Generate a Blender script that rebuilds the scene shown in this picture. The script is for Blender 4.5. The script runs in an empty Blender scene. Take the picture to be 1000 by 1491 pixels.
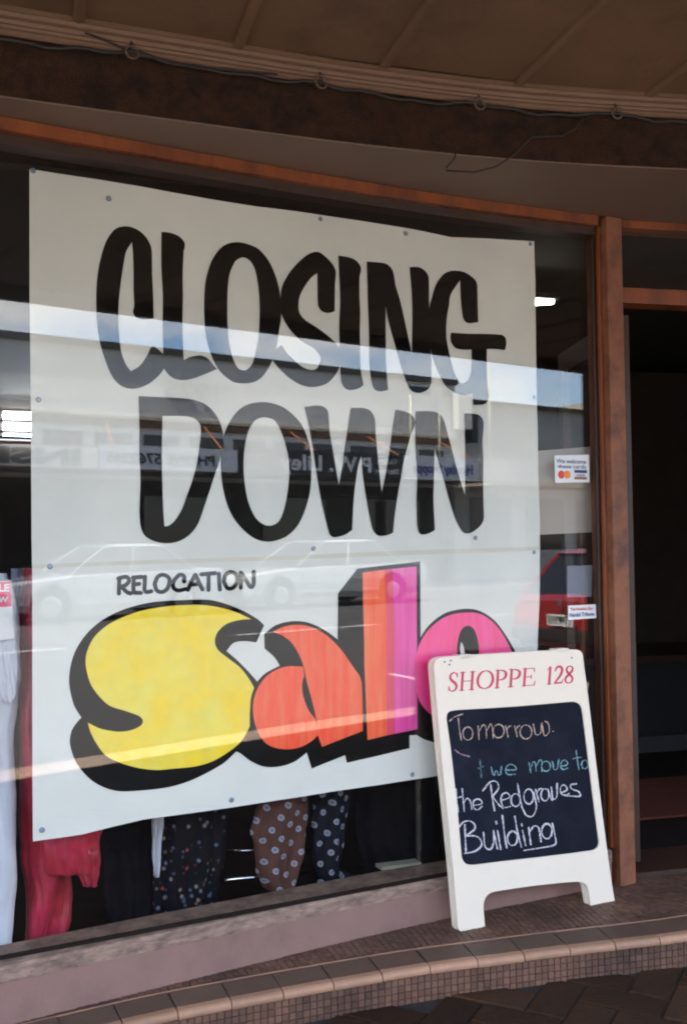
import bpy, bmesh, math, random
from mathutils import Vector, Matrix, noise
from mathutils.geometry import tessellate_polygon
random.seed(7)
V = Vector
SC = bpy.context.scene
COL = SC.collection

# ------------------------------------------------------------------ camera
EYE = 1.42                       # eye height above the pavement
FPX = 1460.0                     # focal length for a 1000 px wide picture
PITCH = math.atan(40.5 / FPX)
ROLL = math.radians(0.8)
FWD = V((0, math.cos(PITCH), math.sin(PITCH)))
_u0 = V((0, -math.sin(PITCH), math.cos(PITCH)))
RGT = math.cos(ROLL) * V((1, 0, 0)) - math.sin(ROLL) * _u0
UPV = math.sin(ROLL) * V((1, 0, 0)) + math.cos(ROLL) * _u0
CAM = V((0, 0, EYE))
cd = bpy.data.cameras.new('camera')
cam = bpy.data.objects.new('camera', cd)
COL.objects.link(cam)
M = Matrix.Identity(4)
for i, a in enumerate((RGT, UPV, -FWD)):
    for j in range(3):
        M[j][i] = a[j]
M.translation = CAM
cam.matrix_world = M
cd.sensor_fit = 'HORIZONTAL'
cd.sensor_width = 24.0
cd.lens = 24.0 * FPX / 1000.0
cd.clip_start = 0.05
cd.clip_end = 800
cd.dof.use_dof = True
cd.dof.focus_distance = 3.35
cd.dof.aperture_fstop = 8.0
SC.camera = cam

# ------------------------------------------------------------------ world, sun, exposure
SUN_EL = math.radians(57)
_a = math.radians(73.3)
SUN_AZ_DIR = -V((math.sin(_a), math.cos(_a))) * .98 - V((math.cos(_a), -math.sin(_a))) * .19   # towards the sun: down the street, a little behind the shop
world = bpy.data.worlds.new('World')
SC.world = world
world.use_nodes = True
wn = world.node_tree
wn.nodes.clear()
wo = wn.nodes.new('ShaderNodeOutputWorld')
bg = wn.nodes.new('ShaderNodeBackground')
sky = wn.nodes.new('ShaderNodeTexSky')
sky.sky_type = 'NISHITA'
sky.sun_disc = False
sky.sun_elevation = SUN_EL
sky.sun_rotation = math.atan2(SUN_AZ_DIR.x, SUN_AZ_DIR.y)
sky.air_density = 1.0
sky.dust_density = 0.1
sky.ozone_density = 3.5
sky.altitude = 300
tcw = wn.nodes.new('ShaderNodeTexCoord')
mpw = wn.nodes.new('ShaderNodeMapping')
mpw.inputs['Scale'].default_value = (1.0, 1.0, 2.6)
mpw.inputs['Location'].default_value = (0.35, 0.1, 0.2)
nzw = wn.nodes.new('ShaderNodeTexNoise')
nzw.inputs['Scale'].default_value = 3.2
nzw.inputs['Detail'].default_value = 8
nzw.inputs['Roughness'].default_value = 0.55
rpw = wn.nodes.new('ShaderNodeValToRGB')
rpw.color_ramp.elements[0].position = 0.47
rpw.color_ramp.elements[1].position = 0.64
mxw = wn.nodes.new('ShaderNodeMixRGB')
mxw.inputs[2].default_value = (7.0, 6.85, 6.7, 1)
wn.links.new(tcw.outputs['Generated'], mpw.inputs['Vector'])
wn.links.new(mpw.outputs[0], nzw.inputs['Vector'])
wn.links.new(nzw.outputs['Fac'], rpw.inputs[0])
wn.links.new(rpw.outputs[0], mxw.inputs[0])
wn.links.new(sky.outputs[0], mxw.inputs[1])
wn.links.new(mxw.outputs[0], bg.inputs['Color'])
bg.inputs['Strength'].default_value = 0.15
wn.links.new(bg.outputs[0], wo.inputs['Surface'])
sl = bpy.data.lights.new('sun', 'SUN')
sl.energy = 4.0
sl.angle = math.radians(0.5)
sl.color = (1.0, 0.93, 0.83)
so = bpy.data.objects.new('sun', sl)
COL.objects.link(so)
hd = SUN_AZ_DIR.normalized()
tosun = V((hd.x * math.cos(SUN_EL), hd.y * math.cos(SUN_EL), math.sin(SUN_EL)))
so.rotation_euler = tosun.to_track_quat('Z', 'Y').to_euler()
SC.view_settings.view_transform = 'Standard'
SC.view_settings.look = 'None'
SC.view_settings.gamma = 1
SC.view_settings.use_curve_mapping = False
SC.view_settings.exposure = 3.15
SC.render.engine = 'CYCLES'
SC.cycles.max_bounces = 10
SC.cycles.transparent_max_bounces = 16
SC.cycles.filter_width = 2.0

# ------------------------------------------------------------------ frames of reference
# street frame: t along the street, w outwards from the shop across the street, z up
_sa = math.radians(73.3)
ST = V((math.sin(_sa), math.cos(_sa), 0))
SN = V((ST.y, -ST.x, 0))
def sp(t, w, z): return ST * t + SN * w + V((0, 0, z))
# window frame: p along the shop window, d inwards from its wall line, z up
A0 = V((-0.962, 2.82, 0)); A1 = V((0.982, 3.78, 0))
G = (A1 - A0).normalized()
GI = V((-G.y, G.x, 0))
def gp(p, d, z): return A0 + G * p + GI * d + V((0, 0, z))
def ray(u, v): return FWD + RGT * ((u - 500) / FPX) - UPV * ((v - 745.5) / FPX)
def at_d(u, v, d):
    """(p, z) of the point of the upright plane d behind the window's wall line"""
    r = ray(u, v); k = ((A0 + GI * d - CAM).dot(GI)) / r.dot(GI)
    q = CAM + r * k
    return ((q - A0).dot(G), q.z)
def at_z(u, v, z):
    r = ray(u, v); return CAM + r * ((z - EYE) / r.z)
def zp(x):                                        # the tiled porch rises gently to the right
    return 0.083 + 0.0165 * (max(-3.0, min(3.0, x)) + 0.97)
def cr(pts, n=8, closed=False):
    """Catmull-Rom through pts; a point with a third value 1 is a sharp corner"""
    P = [V((p[0], p[1])) for p in pts]; K = [len(p) > 2 and p[2] == 1 for p in pts]
    L = len(P); out = []
    rng = range(L) if closed else range(L - 1)
    for i in rng:
        a, b = P[i], P[(i + 1) % L]
        pa = P[i - 1] if (closed or i > 0) else a
        pb = P[(i + 2) % L] if (closed or i < L - 2) else b
        seg = (b - a).length
        def tan(prev, cur, nxt):
            d = nxt - prev
            l0 = (cur - prev).length; l1 = (nxt - cur).length
            if d.length < 1e-9: return V((0, 0))
            return d.normalized() * min(l0 if l0 > 0 else l1, l1 if l1 > 0 else l0, seg * 1.0)
        ta = (b - a) * 0.6 if K[i] else tan(pa, a, b)
        tb = (b - a) * 0.6 if K[(i + 1) % L] else tan(a, b, pb)
        for k in range(n):
            t = k / n
            h = (2*t**3-3*t**2+1, t**3-2*t**2+t, -2*t**3+3*t**2, t**3-t**2)
            out.append(a * h[0] + ta * h[1] + b * h[2] + tb * h[3])
    if not closed: out.append(P[-1])
    return out

# ------------------------------------------------------------------ object helpers
ORG = {}
def tag(o, label=None, cat=None, group=None, kind=None):
    if label: o['label'] = label
    if cat: o['category'] = cat
    if group: o['group'] = group
    if kind: o['kind'] = kind
    return o
def thing(name, loc, label, cat, group=None):
    o = bpy.data.objects.new(name, None); COL.objects.link(o)
    o.location = V(loc); o.empty_display_size = 0.1
    ORG[o.name] = V(loc)
    return tag(o, label, cat, group)
class MB:
    def __init__(s): s.v = []; s.f = []
    def add(s, vs, fs):
        b = len(s.v); s.v += [tuple(x) for x in vs]; s.f += [tuple(b + i for i in f) for f in fs]; return s
    def hexa(s, c):        # 8 corners: bottom 4, top 4
        return s.add(c, [(0,3,2,1),(4,5,6,7),(0,1,5,4),(1,2,6,5),(2,3,7,6),(3,0,4,7)])
    def box(s, a, b, fn=None):
        x0,y0,z0 = a; x1,y1,z1 = b
        c = [(x0,y0,z0),(x1,y0,z0),(x1,y1,z0),(x0,y1,z0),(x0,y0,z1),(x1,y0,z1),(x1,y1,z1),(x0,y1,z1)]
        return s.hexa([fn(*q) if fn else q for q in c])
    def prism(s, poly, z0, z1, fn=None):   # poly of 2D points, extruded in third value
        n = len(poly); fn = fn or (lambda a, b, c: (a, b, c))
        tri = tessellate_polygon([[V((p[0], p[1], 0)) for p in poly]])
        s.add([fn(p[0], p[1], z0) for p in poly] + [fn(p[0], p[1], z1) for p in poly],
              [tuple(t) for t in tri] + [tuple(n + i for i in reversed(t)) for t in tri] +
              [(i, (i+1) % n, n + (i+1) % n, n + i) for i in range(n)])
        return s
    def tube(s, path, r, n=8, cap=True):
        path = [V(p) for p in path]; rings = []; up = V((0.13, 0.21, 1)).normalized()
        for i, p in enumerate(path):
            d = (path[min(i+1, len(path)-1)] - path[max(i-1, 0)]).normalized()
            a = d.cross(up)
            if a.length < 1e-3: a = d.cross(V((1, 0, 0)))
            a.normalize(); b = a.cross(d)
            rr = r[i] if isinstance(r, (list, tuple)) else r
            rings.append([p + (a * math.cos(2*math.pi*k/n) + b * math.sin(2*math.pi*k/n)) * rr for k in range(n)])
        vs = [q for ring in rings for q in ring]; fs = []
        for i in range(len(rings)-1):
            for k in range(n):
                fs.append((i*n+k, i*n+(k+1)%n, (i+1)*n+(k+1)%n, (i+1)*n+k))
        if cap: fs += [tuple(range(n-1, -1, -1)), tuple((len(rings)-1)*n + k for k in range(n))]
        return s.add(vs, fs)
    def sweep(s, path, prof, closed=True):
        """profile (o, z) swept along a plan path; o is outwards, towards the street"""
        n = len(prof); rings = []
        for i, p in enumerate(path):
            d = (path[min(i+1, len(path)-1)] - path[max(i-1, 0)]).normalized()
            nn = V((d.y, -d.x))
            rings.append([(p.x + nn.x*o, p.y + nn.y*o, (z(p.x) if callable(z) else z)) for o, z in prof])
        vs = [q for r in rings for q in r]; fs = []
        for i in range(len(rings)-1):
            for k in range(n if closed else n-1):
                fs.append((i*n+k, (i+1)*n+k, (i+1)*n+(k+1)%n, i*n+(k+1)%n))
        if closed: fs += [tuple(range(n)), tuple((len(rings)-1)*n + k for k in range(n-1, -1, -1))]
        return s.add(vs, fs)
    def disc(s, c, ax, r, th, n=20, r2=None):
        c = V(c); ax = V(ax).normalized(); a = ax.orthogonal().normalized(); b = ax.cross(a)
        r2 = r if r2 is None else r2
        A = [c + (a*math.cos(2*math.pi*k/n)+b*math.sin(2*math.pi*k/n))*r for k in range(n)]
        B = [c + ax*th + (a*math.cos(2*math.pi*k/n)+b*math.sin(2*math.pi*k/n))*r2 for k in range(n)]
        return s.add(A+B, [tuple(range(n-1,-1,-1)), tuple(range(n, 2*n))] + [(k,(k+1)%n,n+(k+1)%n,n+k) for k in range(n)])
    def build(s, name, mat, parent=None, smooth=False, bevel=0, recalc=True, org=None):
        if parent is not None: o0 = ORG[parent.name]
        elif org is not None: o0 = V(org)
        else:
            xs = [v[0] for v in s.v]; ys = [v[1] for v in s.v]; zs = [v[2] for v in s.v]
            o0 = V(((min(xs)+max(xs))/2, (min(ys)+max(ys))/2, min(zs)))
        me = bpy.data.meshes.new(name)
        me.from_pydata([tuple(V(v) - o0) for v in s.v], [], s.f)
        if recalc:
            bm = bmesh.new(); bm.from_mesh(me)
            bmesh.ops.recalc_face_normals(bm, faces=bm.faces)
            bm.to_mesh(me); bm.free()
        me.materials.append(mat)
        if smooth: me.polygons.foreach_set('use_smooth', [True]*len(me.polygons))
        o = bpy.data.objects.new(name, me); COL.objects.link(o)
        if parent is not None: o.parent = parent
        else: o.location = o0
        ORG[o.name] = o0
        if bevel:
            m = o.modifiers.new('bevel', 'BEVEL'); m.width = bevel; m.segments = 2; m.limit_method = 'ANGLE'
        return o

# ------------------------------------------------------------------ materials
def mat(name, col, rough=0.6, var=0.12, scale=8.0, bump=0.0, bscale=60.0, metal=0.0, spec=0.5,
        col2=None, c2scale=5.0, c2lo=0.45, c2hi=0.6, stretch=(1, 1, 1), island=0.0, coat=0.0, sheen=0.0):
    m = bpy.data.materials.new(name); m.use_nodes = True
    N = m.node_tree; b = N.nodes['Principled BSDF']
    b.inputs['Roughness'].default_value = rough; b.inputs['Metallic'].default_value = metal
    b.inputs['Specular IOR Level'].default_value = spec
    b.inputs['Coat Weight'].default_value = coat
    b.inputs['Sheen Weight'].default_value = sheen
    tc = N.nodes.new('ShaderNodeTexCoord'); mp = N.nodes.new('ShaderNodeMapping')
    mp.inputs['Scale'].default_value = stretch
    N.links.new(tc.outputs['Object'], mp.inputs['Vector'])
    nz = N.nodes.new('ShaderNodeTexNoise'); nz.inputs['Scale'].default_value = scale; nz.inputs['Detail'].default_value = 6
    N.links.new(mp.outputs[0], nz.inputs['Vector'])
    base = N.nodes.new('ShaderNodeRGB'); base.outputs[0].default_value = (*col, 1)
    cur = base.outputs[0]
    if col2:
        n2 = N.nodes.new('ShaderNodeTexNoise'); n2.inputs['Scale'].default_value = c2scale; n2.inputs['Detail'].default_value = 8
        n2.inputs['Roughness'].default_value = 0.65
        N.links.new(mp.outputs[0], n2.inputs['Vector'])
        r = N.nodes.new('ShaderNodeMapRange'); r.inputs['From Min'].default_value = c2lo; r.inputs['From Max'].default_value = c2hi
        N.links.new(n2.outputs['Fac'], r.inputs['Value'])
        mx = N.nodes.new('ShaderNodeMixRGB'); mx.inputs[2].default_value = (*col2, 1)
        N.links.new(r.outputs[0], mx.inputs[0]); N.links.new(cur, mx.inputs[1]); cur = mx.outputs[0]
    hs = N.nodes.new('ShaderNodeHueSaturation')
    mr = N.nodes.new('ShaderNodeMapRange'); mr.inputs['From Min'].default_value = 0.25; mr.inputs['From Max'].default_value = 0.75
    mr.inputs['To Min'].default_value = 1 - var; mr.inputs['To Max'].default_value = 1 + var
    N.links.new(nz.outputs['Fac'], mr.inputs['Value'])
    val = mr.outputs[0]
    if island:
        g = N.nodes.new('ShaderNodeNewGeometry'); oi = N.nodes.new('ShaderNodeObjectInfo')
        ad = N.nodes.new('ShaderNodeMath'); ad.operation = 'ADD'
        N.links.new(g.outputs['Random Per Island'], ad.inputs[0]); N.links.new(oi.outputs['Random'], ad.inputs[1])
        fr = N.nodes.new('ShaderNodeMath'); fr.operation = 'FRACT'; N.links.new(ad.outputs[0], fr.inputs[0])
        r2 = N.nodes.new('ShaderNodeMapRange'); r2.inputs['To Min'].default_value = 1 - island; r2.inputs['To Max'].default_value = 1 + island
        N.links.new(fr.outputs[0], r2.inputs['Value'])
        mu = N.nodes.new('ShaderNodeMath'); mu.operation = 'MULTIPLY'
        N.links.new(val, mu.inputs[0]); N.links.new(r2.outputs[0], mu.inputs[1]); val = mu.outputs[0]
    N.links.new(val, hs.inputs['Value']); N.links.new(cur, hs.inputs['Color'])
    N.links.new(hs.outputs[0], b.inputs['Base Color'])
    if bump:
        nb = N.nodes.new('ShaderNodeTexNoise'); nb.inputs['Scale'].default_value = bscale; nb.inputs['Detail'].default_value = 5
        N.links.new(mp.outputs[0], nb.inputs['Vector'])
        bp = N.nodes.new('ShaderNodeBump'); bp.inputs['Strength'].default_value = bump; bp.inputs['Distance'].default_value = 0.01
        N.links.new(nb.outputs['Fac'], bp.inputs['Height']); N.links.new(bp.outputs[0], b.inputs['Normal'])
    return m
def glass(name, tint=(0.96, 0.965, 0.955), ior=1.48):
    m = bpy.data.materials.new(name); m.use_nodes = True
    N = m.node_tree; N.nodes.clear()
    o = N.nodes.new('ShaderNodeOutputMaterial'); mx = N.nodes.new('ShaderNodeMixShader')
    t = N.nodes.new('ShaderNodeBsdfTransparent'); t.inputs[0].default_value = (*tint, 1)
    g = N.nodes.new('ShaderNodeBsdfGlossy'); g.inputs['Roughness'].default_value = 0.0
    ge = N.nodes.new('ShaderNodeNewGeometry'); dt = N.nodes.new('ShaderNodeVectorMath'); dt.operation = 'DOT_PRODUCT'
    N.links.new(ge.outputs['Incoming'], dt.inputs[0]); N.links.new(ge.outputs['Normal'], dt.inputs[1])
    def mth(op, a_, b_=None):       # Schlick reflectance, the same from both sides of each face
        q = N.nodes.new('ShaderNodeMath'); q.operation = op
        for i_, x_ in enumerate((a_, b_)):
            if x_ is None: continue
            if isinstance(x_, (int, float)): q.inputs[i_].default_value = x_
            else: N.links.new(x_, q.inputs[i_])
        return q.outputs[0]
    f0 = ((ior - 1)/(ior + 1))**2
    om = mth('SUBTRACT', 1.0, mth('ABSOLUTE', dt.outputs['Value']))
    fr = mth('ADD', mth('MULTIPLY', mth('POWER', om, 5.0), 1 - f0), f0)
    N.links.new(fr, mx.inputs[0]); N.links.new(t.outputs[0], mx.inputs[1]); N.links.new(g.outputs[0], mx.inputs[2])
    N.links.new(mx.outputs[0], o.inputs['Surface'])
    return m
def emit(name, col, st):
    m = bpy.data.materials.new(name); m.use_nodes = True
    b = m.node_tree.nodes['Principled BSDF']
    b.inputs['Base Color'].default_value = (0.8, 0.8, 0.8, 1)
    b.inputs['Emission Color'].default_value = (*col, 1); b.inputs['Emission Strength'].default_value = st
    return m
def chalk(name, col):
    m = bpy.data.materials.new(name); m.use_nodes = True
    N = m.node_tree; b = N.nodes['Principled BSDF']; b.inputs['Base Color'].default_value = (*col, 1)
    b.inputs['Roughness'].default_value = 1.0; b.inputs['Specular IOR Level'].default_value = 0.0
    tc = N.nodes.new('ShaderNodeTexCoord'); nz = N.nodes.new('ShaderNodeTexNoise'); nz.inputs['Scale'].default_value = 260
    nz.inputs['Detail'].default_value = 3
    N.links.new(tc.outputs['Object'], nz.inputs['Vector'])
    r = N.nodes.new('ShaderNodeMapRange'); r.inputs['From Min'].default_value = 0.36; r.inputs['From Max'].default_value = 0.52
    r.inputs['To Min'].default_value = 0.25
    N.links.new(nz.outputs['Fac'], r.inputs['Value']); N.links.new(r.outputs[0], b.inputs['Alpha'])
    return m

SOFFIT = mat('soffit_paint', (0.145, 0.078, 0.040), 0.75, 0.12, 3.0, 0.2, 40, col2=(0.085, 0.046, 0.026), c2scale=2.5, c2lo=.5, c2hi=.72)
CORNICE = mat('cornice_paint', (0.15, 0.083, 0.047), 0.6, 0.12, 6, 0.1, 60)
STUCCO = mat('brown_stucco', (0.040, 0.019, 0.010), 0.95, 0.25, 30, 1.0, 160, spec=0.2, col2=(0.022, 0.012, 0.008), c2scale=14)
LILAC = mat('lilac_paint', (0.15, 0.096, 0.068), 0.6, 0.08, 5, 0.1, 50)
FRAME = mat('orange_brown_timber', (0.21, 0.055, 0.014), 0.45, 0.18, 14, 0.12, 90, col2=(0.13, 0.034, 0.010), c2scale=9, stretch=(1, 1, .25))
POSTM = mat('reddish_weathered_timber', (0.20, 0.070, 0.029), 0.6, 0.16, 22, 0.25, 150, col2=(0.085, 0.030, 0.018), c2scale=7, c2lo=.46, c2hi=.66)
BEADM = mat('dark_brown_timber', (0.04, 0.018, 0.010), 0.5, 0.2, 20, 0.1, 90)
PINK = mat('pink_painted_render', (0.225, 0.130, 0.106), 0.6, 0.07, 9, 0.15, 80, col2=(0.17, 0.098, 0.082), c2scale=4, c2lo=.5, c2hi=.75)
STONE = mat('mottled_stone', (0.29, 0.195, 0.145), 0.6, 0.22, 30, 0.25, 90, col2=(0.11, 0.068, 0.052), c2scale=16, c2lo=.40, c2hi=.68, stretch=(1, 1, 3))
TILE = mat('mosaic_tile', (0.135, 0.070, 0.046), 0.6, 0.12, 10, 0.15, 120, island=0.22, spec=.3, col2=(0.065, 0.038, 0.028), c2scale=4, c2lo=.42, c2hi=.68)
GROUT = mat('grout', (0.10, 0.058, 0.042), 0.9, 0.2, 20, 0.2, 100)
TREAD = mat('ribbed_tile', (0.082, 0.048, 0.033), 0.5, 0.08, 14, 0.1, 90, island=0.12)
NOSE = mat('bullnose_tile', (0.34, 0.185, 0.11), 0.5, 0.12, 14, 0.1, 90, island=0.14, col2=(0.20, 0.115, 0.08), c2scale=9, c2lo=.5, c2hi=.72)
PAVER = mat('brown_paver', (0.042, 0.020, 0.0095), 0.95, 0.2, 12, 0.5, 60, island=0.4, spec=.15, col2=(0.03, 0.016, 0.009), c2scale=5)
SAND = mat('jointing_sand', (0.018, 0.012, 0.009), 1.0, 0.3, 30, 0.4, 100)
KERB = mat('tan_kerb', (0.55, 0.40, 0.30), 0.8, 0.12, 10, 0.3, 70)
CONC = mat('concrete_kerb', (0.42, 0.38, 0.34), 0.85, 0.12, 10, 0.3, 70)
ASPH = mat('asphalt', (0.09, 0.085, 0.08), 0.9, 0.2, 30, 0.4, 120)
ROADP = mat('road_paint', (0.7, 0.7, 0.66), 0.7, 0.1, 20)
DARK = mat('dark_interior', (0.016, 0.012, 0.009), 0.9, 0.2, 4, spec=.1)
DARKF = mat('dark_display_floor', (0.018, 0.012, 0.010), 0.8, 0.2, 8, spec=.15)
GLASS = glass('window_glass')
WIRE = mat('black_wire', (0.02, 0.015, 0.012), 0.6, 0.1)
PLAST = mat('white_plastic', (0.71, 0.63, 0.51), 0.42, 0.03, 6, 0.08, 140, col2=(0.62, 0.56, 0.48), c2scale=6, c2lo=.52, c2hi=.8)
BOARD = mat('chalkboard', (0.007, 0.0085, 0.016), 0.8, 0.2, 9, 0.05, 100, spec=.12, col2=(0.015, 0.017, 0.028), c2scale=6, c2lo=.45, c2hi=.75)
CRIM = mat('crimson_print', (0.50, 0.035, 0.075), 0.5, 0.08, 30)
INK = mat('black_poster_ink', (0.005, 0.0045, 0.004), 0.7, 0.2, 20, spec=.08)
def paper_mat():
    m = mat('poster_paper', (0.74, 0.74, 0.69), 0.75, 0.035, 3, 0.35, 7, col2=(0.69, 0.695, 0.655), c2scale=2)
    return m
PAPER = paper_mat()
def marker(name, c1, c2, stretch, sc=14, lo=.38, hi=.62):
    return mat(name, c1, 0.6, 0.05, 25, 0, 1, col2=c2, c2scale=sc, c2lo=lo, c2hi=hi, stretch=stretch)
YEL = marker('yellow_marker', (0.93, 0.66, 0.02), (0.84, 0.70, 0.10), (1, 1, 1), 9)
RED = marker('red_marker', (0.95, 0.070, 0.020), (0.93, 0.15, 0.06), (2.6, 2.6, .35), 16)
REDO = marker('orange_red_marker', (0.95, 0.09, 0.03), (0.95, 0.18, 0.06), (3, 3, .2), 14)
CRM = marker('crimson_marker', (0.78, 0.06, 0.10), (0.72, 0.05, 0.17), (3, 3, .15), 18)
MAG = marker('magenta_marker', (0.76, 0.05, 0.32), (0.86, 0.09, 0.42), (3, 3, .15), 18)
PNK = marker('hot_pink_marker', (0.95, 0.045, 0.22), (0.95, 0.085, 0.34), (2.5, 2.5, .3), 14)
PIN = mat('pin_blue_grey', (0.22, 0.27, 0.36), 0.4, 0.1)
SEAM = mat('paper_tape', (0.66, 0.62, 0.53), 0.5, 0.04)

# ------------------------------------------------------------------ plan curves
def plan(pts, n=10): return cr(pts, n)
WALL = plan([(-3.40, 1.41), (-1.40, 2.567), (-0.962, 2.82), (-0.416, 3.12), (0.255, 3.47), (0.982, 3.78), (1.36, 3.90)])
BEAM = plan([(-4.2, 1.45), (-1.9, 2.31), (-0.92, 2.70), (-0.48, 2.867), (0.016, 3.05), (0.57, 3.21), (1.163, 3.318), (2.4, 3.50), (4.5, 3.9)])
_n = []
for u, v in [(192, 1489), (300, 1466), (450, 1438), (600, 1412), (700, 1398), (850, 1379), (1000, 1361)]:
    z = 0.1
    for k in range(4):
        q = at_z(u, v, z); z = zp(q.x)
    _n.append((q.x, q.y))
NOSEC = plan([(-3.6, 1.30), (-1.6, 2.33)] + _n + [(2.2, 3.62), (3.6, 3.92)], 8)

# ------------------------------------------------------------------ ground
def strip_mesh(rows):
    mb = MB(); n = len(rows[0])
    mb.add([q for r in rows for q in r], [(i*n+k, i*n+k+1, (i+1)*n+k+1, (i+1)*n+k) for i in range(len(rows)-1) for k in range(n-1)])
    return mb
ts = [-160, -40, -12, -6, -4] + [x * .5 for x in range(-6, 9)] + [6, 8, 14, 40, 160]
gz = lambda t, w: zp(sp(t, w, 0).x) - 0.1
strip_mesh([[sp(t, w, gz(t, w) - .006) for t in ts] for w in (-160, -12, -4, -3.4, -3, -2.5, -2, -1, -.4, .12)]).build(
    'pavement_base', SAND, org=(0, 0, 0))['kind'] = 'structure'
road_w = [(.40, -.13), (.8, -.12), (3, -.05), (7, .03), (10, .04), (13.2, -.02), (13.6, -.03)]
strip_mesh([[sp(t, w, z) for t in (-160, -30, -5, 0, 5, 10, 20, 40, 160)] for w, z in road_w]).build('road', ASPH, org=(0, 0, 0))['kind'] = 'structure'
strip_mesh([[sp(t, w, .10) for t in (-160, 0, 30, 160)] for w in (13.75, 17.2, 60, 300)]).build('far_pavement', CONC, org=(0, 0, 0))['kind'] = 'structure'
kb = bpy.data.objects.new('kerb', None); COL.objects.link(kb); kb['kind'] = 'structure'; ORG['kerb'] = V((0, 0, 0))
for i in range(26):
    t = -6 + i * .9
    mb = MB(); mb.box((t + .004, .12, -.2), (t + .896, .40, 0.0), lambda a, b, c: sp(a, b, c + (gz(a, b) if c == 0 else 0)))
    mb.build('kerbstone', KERB, kb, bevel=.012)
for a, b in ((-160, -6), (17.4, 160)):
    MB().box((a, .2, -.2), (b, .36, .0), sp).build('kerb_run', CONC, kb)
kb2 = MB().box((-160, 13.6, -.2), (160, 13.75, .12), sp).build('far_kerb', CONC, org=(0, 0, 0)); kb2['kind'] = 'structure'
rl = bpy.data.objects.new('road_marking', None); COL.objects.link(rl); rl['kind'] = 'structure'; ORG['road_marking'] = V((0, 0, 0))
for i in range(12):
    t = -4 + i * 5.2
    MB().box((t, 6.95, .033), (t + 2.6, 7.07, .036), sp).build('centre_dash', ROADP, rl)
for i in range(8):
    t = .2 + i * 5.6
    MB().add([sp(t, .8, -.115), sp(t + .1, .8, -.115), sp(t + .1, 2.7, -.053), sp(t, 2.7, -.053)], [(0, 1, 2, 3)]).build('bay_line', ROADP, rl)

# pavers: dark brown clay pavers laid diagonally
pv = bpy.data.objects.new('pavement', None); COL.objects.link(pv); pv['kind'] = 'structure'; ORG['pavement'] = V((0, 0, 0))
pl, pw = .25, .125
bmv = MB().box((-pl/2 + .003, -pw/2 + .003, -.03), (pl/2 - .003, pw/2 - .003, 0))
pmesh = bmv.build('paver', PAVER, pv); pme = pmesh.data; bpy.data.objects.remove(pmesh)
bm = bmesh.new(); bm.from_mesh(pme)
bmesh.ops.bevel(bm, geom=[e for e in bm.edges if all(v.co.z > -.01 for v in e.verts)], offset=.004, segments=1, affect='EDGES')
bm.to_mesh(pme); bm.free()
cnt = 0
rot = math.atan2(ST.y, ST.x) + math.radians(45)
ca, sa = math.cos(rot), math.sin(rot)
nose_y = lambda x: min((abs(q.x - x), q.y) for q in NOSEC)[1]
cells = []
for i in range(-60, 60):
    for j in range(-30, 30):
        # herringbone made of horizontal and upright pairs
        bx = (i * 1.0 + j * 2.0) * pw; by = (i * 1.0 - j * 2.0) * pw
        cells.append((bx + pl/2, by + pw/2, 0)); cells.append((bx + pw/2 , by + pw + pl/2, 90))
near = MB()
for x, y, r in cells:
    X = x * ca - y * sa; Y = x * sa + y * ca + 2.6
    if abs(X) > 3.2 or Y < 1.0 or Y > nose_y(X) + .02: continue
    vis = Y > 2.35 and X > -.5 and X < 1.7
    z = zp(X) - .1 + random.uniform(-.0015, .0015)
    if vis and cnt < 290:
        o = bpy.data.objects.new('paver', pme); COL.objects.link(o); o.parent = pv
        o.location = (X, Y, z); o.rotation_euler = (random.uniform(-.006, .006), random.uniform(-.006, .006), rot + math.radians(r) + random.uniform(-.01, .01)); cnt += 1
    else:
        rr = rot + math.radians(r); c, s_ = math.cos(rr), math.sin(rr)
        near.box((-pl/2+.003, -pw/2+.003, -.03), (pl/2-.003, pw/2-.003, 0), lambda a, b, q: (X + a*c - b*s_, Y + a*s_ + b*c, z + q))
near.build('outer_pavers', PAVER, pv)['kind'] = 'stuff'

# ------------------------------------------------------------------ tiled porch and its step
ps = bpy.data.objects.new('tiled_step', None); COL.objects.link(ps); ps['kind'] = 'structure'; ORG['tiled_step'] = V((0, 0, 0))
# bed slab behind the nosing
inner = [V((p.x, p.y)) for p in NOSEC]
offs = []
for i, p in enumerate(inner):
    d = (inner[min(i+1, len(inner)-1)] - inner[max(i-1, 0)]).normalized(); offs.append(V((-d.y, d.x)))
mb = MB(); n = len(inner)
rows = []
for o_, dz in ((.012, -.13), (.012, -.006), (.10, -.005), (.165, -.005), (.6, -.005), (1.6, -.005)):
    row = []
    for p, q in zip(inner, offs):
        wl = min((abs(w_.x - p.x - q.x*.3), w_.y) for w_ in WALL)[1] + (.06 if p.x < 1.0 else .10)
        oo = min(o_, max(.1, (wl - p.y)*.95)) if o_ > .2 else o_
        row.append((p.x + q.x*oo, p.y + q.y*oo, zp(p.x) + dz))
    rows.append(row)
strip_mesh(rows).build('tile_bed', GROUT, ps, recalc=False)
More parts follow.
